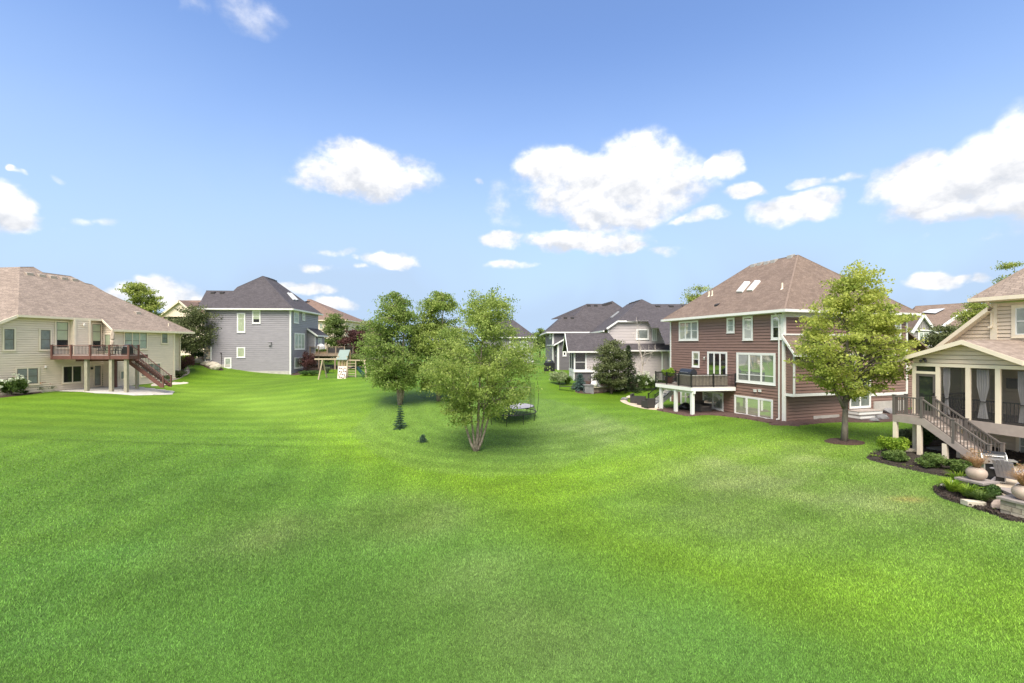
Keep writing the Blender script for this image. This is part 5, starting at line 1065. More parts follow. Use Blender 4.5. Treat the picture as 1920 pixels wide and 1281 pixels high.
tree('birch_tree', 'middle birch at the back with its trunk hidden by the front birch', B3, B3.y, [(541,822,834),(552,800,845),(575,782,862),(600,770,878),(640,768,890),(690,770,890),(725,785,880)],
     [(-.4, .1, B3.z+7, .13), (.4, -.2, B3.z+8.6, .14)], L_birch, bark, 180, 46000, .15, .6, .7, .6, 23, weep=.45)
# --- maple
M1 = gnd(1583, 829)
tree('maple_tree', 'yellow-green maple in a mulch ring before the brown house', M1, M1.y, [(490,1604,1614),(505,1588,1628),(525,1568,1642),(555,1546,1660),(590,1525,1678),(625,1508,1690),(655,1498,1696),(685,1504,1694),(710,1520,1678),(730,1548,1640),(745,1566,1606)],
     [(.25, .05, M1.z+8.2, .165), (-1.2, .2, M1.z+6.4, .09, 2.0), (1.3, -.2, M1.z+6.6, .09, 2.3), (.3, -1.2, M1.z+6.2, .08, 2.4)], L_maple, barkm, 220, 36000, .125, .75, .35, .5, 24, weep=.12)
MR = [(M1.x+1.0*math.cos(t)*1.0, M1.y+.75*math.sin(t)) for t in np.linspace(0, 2*math.pi, 12, endpoint=False)]
ground_patch('mulch_ring', MR, mulch, .05, cell=.2, rough=.05)
# --- trees further back: (name, label, photo x of trunk, depth, outline, leaf material, leaves, leaf size)
for nm, lb, bx, D, prof, lm, nc, nl, ls, sd in (
    ('tree', 'yellow-green tree rising behind the roof of the tan house', 262, 74, [(533,250,262),(545,232,284),(560,228,292),(580,226,298),(620,232,296)], L_lime, 70, 16000, .28, 31),
    ('crabapple_tree', 'olive green crabapple between the tan house and the slate grey house', 361, 58, [(574,355,385),(590,330,398),(610,315,402),(630,318,404),(648,330,402),(658,345,395)], L_dark, 90, 13000, .2, 32),
    ('tree', 'round green tree behind the deck of the slate grey house', 627, 80, [(590,622,638),(605,606,650),(625,602,652),(650,604,650),(668,612,645)], L_tree, 60, 8000, .26, 33),
    ('tree', 'maroon leaved tree left of the birches, beyond the play set', 660, 78, [(622,650,676),(640,642,690),(660,640,690),(678,645,685)], L_maroon, 50, 7000, .26, 34),
    ('tree', 'green tree peeking out above the maroon tree', 676, 86, [(612,672,684),(625,662,698),(650,656,702),(672,660,700)], L_tree, 50, 6000, .28, 35),
    ('tree', 'yellow-green treetop above the left end of the brown roof', 1306, 62, [(541,1302,1318),(548,1294,1326),(565,1288,1332),(600,1285,1335)], L_lime, 40, 4500, .2, 36),
    ('tree', 'yellow-green tree behind the beige house, right of the batten gable', 1832, 40, [(553,1835,1848),(570,1815,1852),(590,1796,1862),(620,1792,1862),(650,1800,1860)], L_lime, 60, 9000, .15, 37),
    ('tree', 'treetop with upright shoots above the beige roof at the right edge', 1900, 44, [(492,1888,1910),(515,1880,1930),(540,1872,1950),(580,1870,1960)], L_lime, 50, 6000, .15, 38),
    ('crabapple_tree', 'dark olive crabapple below the brown roof with solar panels', 1766, 36, [(612,1762,1778),(625,1748,1792),(645,1742,1800),(670,1745,1800)], L_dark, 60, 9000, .14, 39),
    ('tree', 'distant low tree between the charcoal house and the birches', 1026, 118, [(622,1020,1032),(630,1012,1040),(642,1008,1042),(650,1012,1040)], L_tree, 30, 3000, .4, 41),
    ('tree', 'distant rounded tree just left of the charcoal house', 1012, 130, [(618,1006,1018),(628,998,1026),(642,994,1030),(652,998,1026)], L_tree, 30, 3000, .42, 43),
    ('crabapple_tree', 'olive green crabapple left of the dark conifer, in the far bed', 1146, 45.5, [(640,1128,1165),(655,1118,1172),(680,1112,1178),(705,1110,1180),(718,1118,1172),(724,1135,1165)], L_dark, 80, 12000, .15, 40)):
    p = at(bx, D); zt = CZ-(prof[0][0]-CY)/F*D
    tree(nm, lb, p, D, prof, [(.1, 0, zt-.3, .13), (-.5, .2, p.z+(zt-p.z)*.75, .08), (.6, -.2, p.z+(zt-p.z)*.75, .08)], lm, barkd, int(nc*1.3), int(nl*1.25), ls, .6, .3, .6 if D < 50 else .95, sd, weep=.1)
# --- bare birch before the taupe house
p = at(1206, 51.5); o = empty('bare_birch_tree', p, 'leafless white-barked birch against the taupe house wall', 'tree'); T = MB(); rs = np.random.RandomState(5)
def limb(a, d, L, r, lev):
    pts = [a]; d = d.normalized()
    for i in range(5): d = (d+Vector(rs.randn(3))*.1+Vector((0,0,.06))).normalized(); pts.append(pts[-1]+d*L/5)
    T.tube(pts, [r*(1-.8*i/5) for i in range(6)], 5)
    if lev < 3:
        for k in range((8, 5, 3)[lev]): q = pts[1+k % 5]; dd = Vector(rs.randn(3)); dd.z = abs(dd.z)*.8+.6; limb(q, dd, L*(.34 if lev == 0 else .55), r*.38, lev+1)
limb(p-up*.1, Vector((-.1, 0, 1)), 5.2, .10, 0); T.build('trunk', barkw, o)
# --- conifers
def conifer(name, label, base, hh, rr, lm, n, ls, seed=1, low=.02):
    rs = np.random.RandomState(seed); b = V3(base); o = empty(name, b, label, 'conifer'); T = MB(); T.tube([b-up*.1, b+up*hh*.97], [hh*.022+.01, .004], 6); C = []; lv = max(7, int(hh/.16)); lv = min(lv, 26)
    for i in range(lv):
        t = low+(1-low)*i/lv; z = b.z+hh*t; r = rr*(1-t)**.85+.03; nb = 9
        for k in range(nb):
            a = 6.283*k/nb+i*.9+rs.rand()*.4; L = r*(.55+.7*rs.rand()); e = Vector((b.x+math.cos(a)*L, b.y+math.sin(a)*L, z-.12*L+.1*L*(t > .8))); T.tube([Vector((b.x, b.y, z)), e], [.012, .003], 3)
            m_ = max(4, int(n/lv/nb*(1.5-t))); tt = rs.rand(m_)**.7; q = np.outer(1-tt, (b.x, b.y, z))+np.outer(tt, e); C.append(q+rs.randn(m_, 3)*np.array([.06, .06, .04])*min(1, rr))
    T.build('trunk', barkd, o); leaves('crown', np.concatenate(C), ls, .3, lm, o, rs, .2); return o
conifer('spruce_sapling', 'small dark spruce sapling in front of the left birch', gnd(750, 803), 1.62, .42, L_spruce, 6000, .09, 2)
conifer('spruce_sapling', 'tiny spruce sapling on the lawn between the birches', gnd(793, 829), .48, .34, L_spruce, 1800, .07, 3)
conifer('conifer_tree', 'tall dark conifer in the bed before the taupe house', at(1178, 47), 4.8, 1.45, L_yew, 14000, .15, 4)
conifer('blue_spruce', 'squat blue spruce at the left end of the far bed', at(1088, 45.5), 1.75, 1.1, L_blue, 8000, .12, 6)
# --- shrubs
def shrub(label, base, rx, hh, lm, n, ls, seed=1, name='shrub', cat='shrub', bloom=None, nb=0, bs=.08, asp=.6, upb=.3):
    rs = np.random.RandomState(seed); b = V3(base); o = empty(name, b, label, cat); T = MB()
    for k in range(9):
        a = rs.rand()*6.283; e = b+Vector((math.cos(a)*rx*.6*rs.rand(), math.sin(a)*rx*.6*rs.rand(), hh*(.45+.4*rs.rand()))); T.tube([b-up*.05, (b+e)/2+Vector((0,0,.05)), e], [.018, .012, .005], 4)
    T.build('stem', barkd, o); nc = 26; cc = []
    for k in range(nc):
        v = rs.randn(3); v /= np.linalg.norm(v); q = rs.rand()**.4*.74; cc.append((b.x+v[0]*rx*q, b.y+v[1]*rx*q, b.z+hh*.5+v[2]*hh*.36*q))
    cc = np.array(cc); idx = rs.randint(0, nc, n); v = rs.randn(n, 3); v /= np.linalg.norm(v, axis=1, keepdims=True); C = cc[idx]+v*np.array([rx, rx, hh*.62])*.31*(rs.rand(n, 1)**.35); C = C[C[:, 2] > b.z]
    leaves('foliage', C, ls, asp, lm, o, rs, 0, upb)
    if bloom is not None:
        # flower heads: tight balls of petals on the outside
        v = rs.randn(nb, 3); v[:, 2] = np.abs(v[:, 2])*.9-.15; v[:, 1] -= .3; v /= np.linalg.norm(v, axis=1, keepdims=True); hc = np.array([b.x, b.y, b.z+hh*.5])+v*np.array([rx, rx, hh*.52])*.97; C = np.repeat(hc, 26, 0)+rs.randn(nb*26, 3)*bs*.36; leaves('blossom', C, bs*.7, .8, bloom, o, rs)
    return o
def tuft(label, base, rr, hh, lm, n, wd, seed=1, name='grass_clump', cat='plant', arch=.5, bloom=None, nb=0):
    rs = np.random.RandomState(seed); b = V3(base); o = empty(name, b, label, cat); V = []; Fc = []
    for i in range(n):
        a = rs.rand()*6.283; L = hh*(.6+.5*rs.rand()); out_ = rr*(.3+.8*rs.rand()); s = np.array([-math.sin(a), math.cos(a), 0])*wd/2; p0 = np.array(b)+np.array([math.cos(a), math.sin(a), 0])*rr*.15; k = len(V); d = np.array([math.cos(a), math.sin(a), 0])
        for t in (0, .45, .8): p = p0+d*out_*t**1.6; p[2] += L*(t-arch*t*t*.6); V += [tuple(p-s*(1-.4*t)), tuple(p+s*(1-.4*t))]
        p = p0+d*out_*1.15; p[2] += L*(1-arch*.75); V.append(tuple(p)); Fc += [(k, k+1, k+3, k+2), (k+2, k+3, k+5, k+4), (k+4, k+5, k+6)]
    c = np.array(b); me = bpy.data.meshes.new('blades'); me.from_pydata((np.array(V)-c).tolist(), [], Fc); me.materials.append(lm); q = bpy.data.objects.new('blades', me); link(q, b, o)
    if bloom is not None: leaves('blossom', np.array(b)+np.stack([rs.randn(nb)*rr*.5, rs.randn(nb)*rr*.5, hh*(.75+.35*rs.rand(nb))], 1), .11, .6, bloom, o, rs)
    return o
# ================================================================== beds, patios
g2 = lambda *c: [gnd(x, y) for x, y in c]
# right: mulch bed around the landing, patio, small bed before the pillars
ground_patch('mulch_bed', [gnd(1624, 858), gnd(1665, 872), gnd(1720, 884), gnd(1790, 896), FT.P(-1.2, 1.6, 0), FT.P(-1.0, -.5, 0), FT.P(-.5, -3.8, 0), FT.P(3.2, -3.8, 0), FT.P(3.6, -.5, 0), gnd(1660, 842)], mulchd, .06, cell=.3, rough=.07)
patio_pts = [(18.3, 17.75), (19.4, 18.6), (20.4, 18.9), (23.5, 20.5), (27, 20), (27, 12), (20, 12), (17.6, 13.8), (17.0, 15.7)]
zp = .82
ground_patch('patio', patio_pts, paver, smooth=False, flat=zp, thick=.5, cell=.8)
ground_patch('mulch_bed', [gnd(1752, 915), gnd(1762, 932), gnd(1800, 946), gnd(1860, 965), gnd(1900, 978), (17.3, 13.6), (17.5, 15.5), gnd(1850, 915), gnd(1800, 908)], mulchd, .06, cell=.25, rough=.06)
# brown house: patio and mulch strip
ground_patch('mulch_bed', [FB.P(-.7, .0, 0), FB.P(-.5, 1.1, 0), FB.P(2.5, 1.3, 0), FB.P(4.6, 2.2, 0), FB.P(4.6, 3.9, 0), FB.P(6.5, 4.1, 0), FB.P(8.6, 4.0, 0), FB.P(9.2, 1.0, 0), FB.P(9.2, -.2, 0)], mulchr, .05, cell=.3, rough=.06)
ground_patch('mulch_bed', [FBR.P(-.6, -.1, 0), FBR.P(-.5, 1.2, 0), FBR.P(3, 1.2, 0), FBR.P(6, 2.2, 0), FBR.P(9.5, 2.2, 0), FBR.P(12.6, 1.8, 0), FBR.P(12.6, -.2, 0)], mulchr, .05, cell=.3, rough=.06)
ground_patch('patio', [gnd(1163, 752), gnd(1180, 760), gnd(1210, 767), gnd(1236, 769), FB.P(9.1, 2.6, 0), FB.P(11.4, 2.0, 0), FB.P(12.2, 4.0, 0), gnd(1172, 747)], paver, .07, cell=.5)
# far bed before the taupe house
ground_patch('mulch_bed', [gnd(1078, 735), gnd(1105, 739), gnd(1150, 734), gnd(1190, 728), gnd(1232, 720), (15, 53.5), (8.5, 52.8), (6.9, 48.0)], mulch, .05, cell=.5, rough=.06)
# tan house patio slab, gravel edge and rock bed
ground_patch('patio', [FL.P(FL.uz(107, 732)[0]-.2, .05, 0), Vector((-38.9, 41.0, 0)), Vector((-36.5, 39.9, 0)), Vector((-33.4, 40.2, 0)), Vector((-31.8, 42.6, 0)), Vector((-33, 44.5, 0)), FL.P(2.0, PR+.05, 0), FL.P(ur, PR, 0), FL.P(ur, .05, 0)], conc, .08, cell=.5, smooth=False)
ground_patch('path', [gnd(285, 724), gnd(312, 722), gnd(345, 720), gnd(352, 717.5), gnd(318, 717), gnd(288, 719)], mat('pale_path', (.58, .52, .44), .85, .12), .06)
ground_patch('gravel_bed', [gnd(290, 716), gnd(322, 714), gnd(345, 706), gnd(356, 698), gnd(352, 688), FL.P(ux+1.5, .6, 0), FL.P(ux, PR, 0), FL.P(ux-3.2, PR, 0)], mat('river_gravel', (.42, .34, .28), .9, .45, 14, .8, 30), .06, cell=.4, rough=.08)
ground_patch('mulch_bed', [gnd(0, 746), gnd(45, 741), gnd(100, 734), FL.P(FL.uz(105, 720)[0], .1, 0), FL.P(w0l-2, .1, 0)], mulch, .05, cell=.4, rough=.05)
ground_patch('mulch_bed', [gnd(392, 692), gnd(418, 695), FG.P(-8.7, .1, 0), FG.P(-LG, .1, 0), FG.P(-LG-6, 1.0, 0), (-47, 55.5), gnd(362, 684)], mulch, .05, cell=.5, rough=.05)
ground_patch('mulch_bed', [FGR.P(-.1, .1, 0), FGR.P(-.3, 1.3, 0), FGR.P(4, 2.2, 0), FGR.P(9, 6.5, 0), FGR.P(11, 6, 0), FGR.P(9.5, .1, 0)], mulch, .05, cell=.5)
# ================================================================== shrubs and flowers
shrub('white flowering hydrangea under the left corner of the tan house', gnd(22, 742), 1.05, 1.75, L_shrub, 4500, .13, 1, 'hydrangea_bush', 'shrub', white_b, 17, .17)
for i, (x, y, w_, lb) in enumerate(((72, 736, .5, 'orange daylily clump below the double basement window of the tan house'), (94, 734, .55, 'orange daylily clump nearest the patio of the tan house'), (47, 739, .35, 'small green daylily clump beside the white hydrangea'))): tuft(lb, gnd(x, y), w_, .85 if i < 2 else .5, L_shrub, 150, .035, 3+i, 'daylily', 'plant', .6, orange_b, 40 if i < 2 else 8)
shrub('maroon barberry bush at the right corner of the tan house', gnd(343, 697), 1.35, 2.3, L_maroon, 5200, .12, 7, 'barberry_bush')
shrub('olive low shrub in front of the maroon barberry', gnd(336, 706), .85, .9, L_dark, 2200, .1, 8); shrub('yellow-green low shrub in the gravel under the tan house windows', gnd(307, 714), .75, .75, L_shrub, 1800, .1, 9); shrub('green shrub half hidden behind the redwood stairs', gnd(281, 717), .7, .9, L_shrub, 1600, .1, 10)
shrub('bright green low shrub under the olive crabapple', at(353, 61), 1.3, 1.0, L_bright, 1800, .14, 11); shrub('dark rounded yew beside the stone corner of the slate house', at(376, 60.5), 1.15, 1.6, L_boxw, 2600, .12, 12)
shrub('dark maroon bush at the corner of the slate house', FGR.P(2.4, 1.3, h(-27.5, 61)), 1.3, 3.2, L_maroon, 4500, .14, 13); shrub('low green hedge mound left of the swing set', at(573, 58), .95, .75, L_boxw, 2000, .11, 14); shrub('low green hedge mound under the timber deck', at(586, 57.5), 1.2, .8, L_boxw, 2200, .11, 15)
tuft('tall ornamental grass under the timber deck', at(613, 60.5), .8, 1.3, L_ghost, 160, .05, 16, 'ornamental_grass')
shrub('large dark shrub below the timber deck', at(607, 68), 2.2, 3.0, L_tree, 3500, .2, 17); shrub('dark green shrub right of the timber deck, behind the play set', at(665, 66), 2.3, 2.6, L_tree, 3500, .2, 18)
shrub('pale variegated rounded bush left of the white porch', at(1048, 47.5), 1.25, 1.55, L_pale, 4200, .12, 20); tuft('green feathery grass between the pale bush and the white porch', at(1064, 47.8), .8, 1.3, L_shrub, 220, .04, 21, 'ornamental_grass')
shrub('white flowering hydrangea right of the dark conifer', at(1207, 47.5), 1.35, 1.9, L_shrub, 4800, .13, 22, 'hydrangea_bush', 'shrub', white_b, 34, .17); shrub('plain green shrub between the hydrangea and the white edged deck', at(1229, 48), .95, 1.2, L_boxw, 1800, .12, 23)
shrub('maroon low shrub behind the grey urn in the far bed', at(1107, 46.5), .6, .8, L_maroon, 1200, .1, 24)
# bed around the landing of the beige house
bed = ((1675, 851, .82, .78, L_bright, 'bright chartreuse shrub left of the landing post', 30), (1681, 867, .62, .5, L_shrub, 'low green shrub before the chartreuse shrub', 31), (1748, 880, .72, .62, L_shrub, 'broad green shrub under the stair stringer', 32), (1805, 890, .55, .55, L_shrub, 'green shrub at the foot of the stairs left of the first urn', 33),
       (1735, 838, .75, .95, L_boxw, 'dark shrub in the shade below the landing', 34), (1700, 836, .7, .8, L_ghost, 'grey-green feathery shrub behind the landing post', 35), (1849, 934, .55, .5, L_boxw, 'rounded dark green boxwood between the two stone pillars', 36))
for x, y, r_, hh_, lm, lb, sd in bed: shrub(lb, gnd(x, y), r_, hh_*1.25, lm, 4200, .08, sd)
for i, (x, y, lb) in enumerate(((1704, 876, 'small lime hosta at the edge of the mulch below the landing'), (1640, 857, 'small green hosta at the left tip of the dark mulch bed'), (1779, 893, 'tiny hosta near the foot of the stairs'), (1880, 962, 'single lime hosta beside the nearer stone pillar'))): tuft(lb, gnd(x, y), .22, .2, L_bright, 40, .07, 40+i, 'hosta', 'plant', .7)
for i, (x, y, hh_, lb) in enumerate(((1785, 926, .5, 'leafy iris clump at the left end of the small bed'), (1800, 918, .62, 'tallest iris clump beside the first stone pillar'), (1815, 936, .48, 'iris clump in the middle of the small bed'), (1838, 945, .42, 'iris clump behind the pale stepping stone'), (1822, 926, .4, 'iris clump between the first pillar and the boxwood'))): tuft(lb, gnd(x, y), .42, hh_*1.5, L_bright if i < 3 else L_shrub, 230, .03, 50+i, 'iris_clump', 'plant', .45)
# ================================================================== stone pillars, urns, seat wall
def block_wall(parent, fr, L, d_, z0, z1, rows, mats, seed=0, ends=True):
    rs = random.Random(seed); e = (z1-z0)/rows
    for r_ in range(rows):
        u = 0
        while u < L-.02:
            wd = rs.uniform(.2, .42); wd = L-u if L-u-wd < .16 else wd; j = rs.uniform(-.012, .014)
            box('stone', fr, u+.006, u+wd-.006, -d_, j, z0+r_*e+.006, z0+(r_+1)*e-.006, rs.choice(mats), parent); u += wd
stm = [mat('wall_stone_a', (.38, .32, .25), .9, .25, 8, .6, 25), mat('wall_stone_b', (.30, .26, .21), .9, .25, 8, .6, 25), mat('wall_stone_c', (.44, .38, .30), .9, .2, 8, .6, 25)]; capm = mat('cap_stone', (.27, .235, .215), .85, .2, 6, .5, 25)
def pillar(c, ang, s, z0, z1, label, seed, rows=5):
    o = empty('stone_pillar', (c[0], c[1], z0), label, 'pillar', 'stone pillars at the patio edge'); core = s-.2
    f0 = Fr(c[0], c[1], math.cos(ang), math.sin(ang)); box('core', f0, -core/2, core/2, -core/2, core/2, z0-.3, z1, stm[1], o)
    for k in range(4):
        a = ang+k*math.pi/2; ca, sa = math.cos(a), math.sin(a); fx = Fr(c[0]-ca*s/2+sa*s/2, c[1]-sa*s/2-ca*s/2, ca, sa); block_wall(o, fx, s-.1, .1, z0-.25, z1, rows, stm, seed*7+k)
    k = s/2+.07; MB().box(f0, -k, k, -k, k, z1, z1+.07).build('cap', capm, o); return z1+.07
A_p = math.atan2(-.95, .312)
p1 = px(1831, 906, 16.75); p2 = px(1921, 952, 14.55)
t1 = pillar((p1.x, p1.y), .25, .72, .48, 1.0, 'farther stone pillar with an urn, beside the grill', 1); t2 = pillar((p2.x, p2.y), .25, .78, .42, 1.0, 'nearer stone pillar with an urn at the right edge', 2)
sw_ = empty('seat_wall', (18.1, 16.2, .7), 'low stone seat wall running between the two pillars', 'wall'); dv = (p2-p1); dv.z = 0; Lw = dv.length-.8; dv.normalize(); s0_ = p1+dv*.42; fw = Fr(s0_.x, s0_.y, dv.x, dv.y)
if fw.n.dot(Vector((-1, -.3, 0))) < 0: fw.n = -fw.n
fw.o = fw.o-fw.n*.38
block_wall(sw_, fw, Lw, .3, .5, .9, 3, stm, 9); box('cap', fw, -.02, Lw+.02, -.36, .06, .9, .95, capm, sw_)
urnm = mat('cream_ceramic', (.43, .34, .275), .65, .15, 3, .1, 20)
for (c, z, lb) in (((p1.x, p1.y), t1, 'round cream urn of dry grass on the farther pillar'), ((p2.x, p2.y), t2, 'round cream urn of dry grass on the nearer pillar')):
    o = empty('urn', (c[0], c[1], z), lb, 'planter', 'cream urns on the pillars'); MB().lathe((c[0], c[1], z), [(.12,0),(.19,.03),(.275,.13),(.30,.235),(.28,.33),(.22,.405),(.17,.43),(.185,.455),(.16,.455),(.15,.42)], 24).build('bowl', urnm, o, smooth=True); MB().lathe((c[0], c[1], z+.4), [(.15,0),(.15,.03)], 14).build('soil', mulchd, o)
    g = tuft('dry tan grass plumes growing in the '+('farther' if z == t1 and c[0] == p1.x else 'nearer')+' urn', (c[0], c[1], z+.43), .42, .62, L_gold, 260, .016, 60 if c[0] == p1.x else 61, 'dry_grass', 'plant', .5)
    rs = np.random.RandomState(8); C = []
    for k in range(16):
        a = rs.rand()*6.28; e = np.array([c[0]+math.cos(a)*.36*rs.rand(), c[1]+math.sin(a)*.36*rs.rand(), z+.43+.35+.3*rs.rand()]); C.append(e+rs.randn(26, 3)*np.array([.03, .03, .06]))
    leaves('plume', np.concatenate(C), .05, .35, L_gold, g, rs)
# boulders and stepping stones of the small bed
rock('boulder', gnd(1873, 956), .34, .26, .24, rockpk, seed=4, label='smooth pinkish boulder next to the nearer stone pillar', cat='boulder')
rock('boulder', gnd(1709, 850), .28, .2, .2, rocklt, seed=5, label='pale rounded boulder between the landing posts', cat='boulder')
def slab(name, c, L, wd, th, ang, m, label, cat='stone'):
    f = Fr(c[0], c[1], math.cos(ang), math.sin(ang)); q = [(-L/2,-wd*.4),(-L*.2,-wd/2),(L*.45,-wd*.45),(L/2,wd*.1),(L*.3,wd/2),(-L*.35,wd*.46)]; return MB().prism([f.P(u, w, c[2]) for u, w in q], up*th).build(name, m, label=label, cat=cat)
slab('stepping_stone', gnd(1826, 950)+up*.03, .62, .3, .16, -.4, rocklt, 'pale flat stepping stone set in the small bed'); slab('paving_slab', gnd(1790, 912)+up*.0, 1.3, .55, .1, .5, conc, 'pale concrete slab left of the farther stone pillar')
slab('flat_stone', gnd(1760, 846)+up*.05, 1.0, .5, .12, .2, rockgr, 'grey flat stone lying under the landing')
# ================================================================== grill and chair on the patio
gp = Vector((px(1861, 905, 17.35).x, 17.35, zp)); ga = -.55; fg = Fr(gp.x, gp.y, math.cos(ga), math.sin(ga)); GR = empty('gas_grill', gp, 'open-front stainless gas grill on the patio behind the farther urn', 'grill')
mb = MB(); mb.box(fg, -.3, -.27, -.24, .24, .82, 1.5-.02+0).box(fg, .27, .3, -.24, .24, zp+.06, zp+.72).box(fg, -.27, .27, -.24, -.22, zp+.06, zp+.72); 
mb = MB(); mb.box(fg, -.3, -.26, -.24, .24, zp+.08, zp+.72).box(fg, .26, .3, -.24, .24, zp+.08, zp+.72).box(fg, -.26, .26, -.24, -.21, zp+.08, zp+.72).box(fg, -.3, .3, -.24, .24, zp+.04, zp+.08); mb.build('cart', metal, GR); box('dark_front_panel', fg, -.255, .255, .2, .215, zp+.1, zp+.7, black, GR)  # black sheet across the open cart, its dark inside put into the colour
mb = MB(); mb.box(fg, -.33, .33, .2, .3, zp+.72, zp+.9).box(fg, -.33, .33, -.26, .2, zp+.72, zp+.86); cp_ = mb.build('control_panel', metal, GR)
for k in (-.18, 0, .18): MB().tube([fg.P(k, .3, zp+.81), fg.P(k, .335, zp+.81)], .03, 10).build('knob', black, cp_)
q = [fg.P(-.33, .2, zp+.9), fg.P(-.33, .12, zp+1.06), fg.P(-.33, -.02, zp+1.15), fg.P(-.33, -.18, zp+1.12), fg.P(-.33, -.27, zp+.9)]; mb = MB(); mb.prism(q, fg.a*.66); hd = mb.build('hood', black, GR); MB().prism([p-fg.a*.02 for p in q], fg.a*.05).prism([p+fg.a*.63 for p in q], fg.a*.05).build('hood_end', metal, hd); MB().tube([fg.P(-.25, .2, zp+1.0), fg.P(.25, .2, zp+1.0)], .015, 8).build('handle', metal, hd)
for s_ in (-1, 1): box('side_shelf', fg, .34 if s_ > 0 else -.62, .62 if s_ > 0 else -.34, -.2, .2, zp+.84, zp+.87, metal, GR)
for k in (-.25, .25):
    for j in (-.2, .2): MB().lathe(fg.P(k, j, zp), [(.03, 0), (.035, .04)], 8).build('caster', black, GR)
grw = mat('grey_plank', (.30, .29, .31), .7, .12, 6)
def adirondack(c, ang, label):
    f = Fr(c[0], c[1], math.cos(ang), math.sin(ang)); o = empty('adirondack_chair', c, label, 'chair'); z = c[2]
    for k in range(5): u = -.25+k*.105; MB().quad8([f.P(u,-.12,z+.26),f.P(u+.098,-.12,z+.26),f.P(u+.098,-.09,z+.26),f.P(u,-.09,z+.26),f.P(u-.01*(2-k),-.46,z+.98-.03*abs(k-2)),f.P(u+.098-.01*(2-k),-.46,z+.98-.03*abs(k-2)),f.P(u+.098-.01*(2-k),-.435,z+.985-.03*abs(k-2)),f.P(u-.01*(2-k),-.435,z+.985-.03*abs(k-2))]).build('back_slat', grw, o)
    for k in range(5): w_ = -.08+k*.105; box('seat_slat', f, -.26, .27, w_, w_+.095, z+.28+.02*k, z+.305+.02*k, grw, o)
    for s_ in (-.33, .31):
        box('arm', f, s_-.04, s_+.08, -.32, .48, z+.56, z+.585, grw, o); box('leg', f, s_, s_+.03, .36, .46, z, z+.56, grw, o); MB().quad8([f.P(s_,.36,z+.22),f.P(s_+.03,.36,z+.22),f.P(s_+.03,.36,z+.36),f.P(s_,.36,z+.36),f.P(s_,-.6,z),f.P(s_+.03,-.6,z),f.P(s_+.03,-.5,z+.1),f.P(s_,-.55,z+.1)]).build('leg', grw, o)
    return o
c = px(1890, 905, 16.9); adirondack((c.x, c.y, zp), 2.0, 'grey adirondack chair on the patio behind the seat wall')
# ================================================================== boulders and rocks elsewhere
for i, (x, y, s_, m, lb) in enumerate(((1473, 789, .45, rockgr, 'grey boulder at the corner of the brown house'), (1655, 787, .55, rockgr, 'flat grey boulder right of the white box steps'), (1668, 776, .6, rockgr, 'dark rock ledge beside the beige landing railing'), (1640, 791, .4, rockgr, 'low grey rock before the white box steps'), (1182, 748, .5, rocklt, 'pale boulder behind the wicker chairs'), (1171, 751, .42, rockgr, 'dark boulder at the left end of the curved patio'),
      (372, 680, .75, rocklt, 'leftmost pale boulder on the slope beside the slate house'), (380, 676, .8, rockpk, 'rounded tan boulder on the slope by the stone pier'), (386, 684, .75, rocklt, 'flat pale boulder in the middle of the slope'), (398, 677, .9, rocklt, 'pinkish slab boulder against the foundation of the slate house'), (398, 687, .9, rocklt, 'long pale boulder below the slate house foundation'), (408, 684, .7, rocklt, 'yellowish boulder next to the small basement window'), (405, 692, 1.0, rocklt, 'largest pale boulder at the foot of the slope'),
      (324, 711, .4, rockpk, 'pink stone in the gravel bed'), (349, 697, .35, rocklt, 'pale stone beside the maroon barberry'))): 
    p = gnd(x, y); rock('boulder', p, s_*(.8+.25*random.random()), s_*.6, s_*.5, m, seed=20+i, label=lb, cat='boulder')
# ================================================================== trampoline
tp = px(956, 772, 33.0); tg = h(tp.x, tp.y); TR = empty('trampoline', (tp.x, tp.y, tg), 'round springless trampoline with grey mat behind the front birch', 'trampoline'); zm = tg+.93; zr_ = tg+.52
MB().lathe((tp.x, tp.y, zm-.02), [(0.05,0),(1.72,0),(1.72,.025),(0.05,.025)], 40).build('mat', mat('trampoline_mat', (.40, .38, .41), .5, .15, 4), TR)
def ring(r, z, rad, n=40): return [(tp.x+r*math.cos(a), tp.y+r*math.sin(a), z) for a in np.linspace(0, 2*math.pi, n+1)]
MB().tube(ring(1.74, zm, 0), .022, 6).build('mat_edge', black, TR); MB().tube(ring(1.92, zr_, 0), .032, 6).build('frame_ring', black, TR)
for k in range(48): a = k*2*math.pi/48; b_ = a+.22; MB().tube([(tp.x+1.92*math.cos(a), tp.y+1.92*math.sin(a), zr_), (tp.x+1.74*math.cos(b_), tp.y+1.74*math.sin(b_), zm)], .012, 4).build('rod', black, TR)
for k in range(10):
    a = k*2*math.pi/10+.2; x, y = tp.x+1.9*math.cos(a), tp.y+1.9*math.sin(a); MB().tube([(x, y, h(x, y)-.03), (x, y, zr_)], .022, 6).build('leg', black, TR)
for k in range(8):
    a = k*2*math.pi/8; pts = [(tp.x+(1.98+.1*math.sin(t*3))*math.cos(a), tp.y+(1.98+.1*math.sin(t*3))*math.sin(a), zr_+t*2.2) for t in np.linspace(0, 1, 6)]; MB().tube(pts, .016, 5).build('net_pole', black, TR)
nets = screenmat('net_mesh', (.015, .015, .015), .16); V = []; n_ = 40
for z in (zm+.05, zm+.95, zm+1.75):
    for a in np.linspace(0, 2*math.pi, n_, endpoint=False): V.append((tp.x+1.84*math.cos(a), tp.y+1.84*math.sin(a), z))
add('net', V, [(i*n_+j, i*n_+(j+1) % n_, (i+1)*n_+(j+1) % n_, (i+1)*n_+j) for i in range(2) for j in range(n_)], nets, TR)
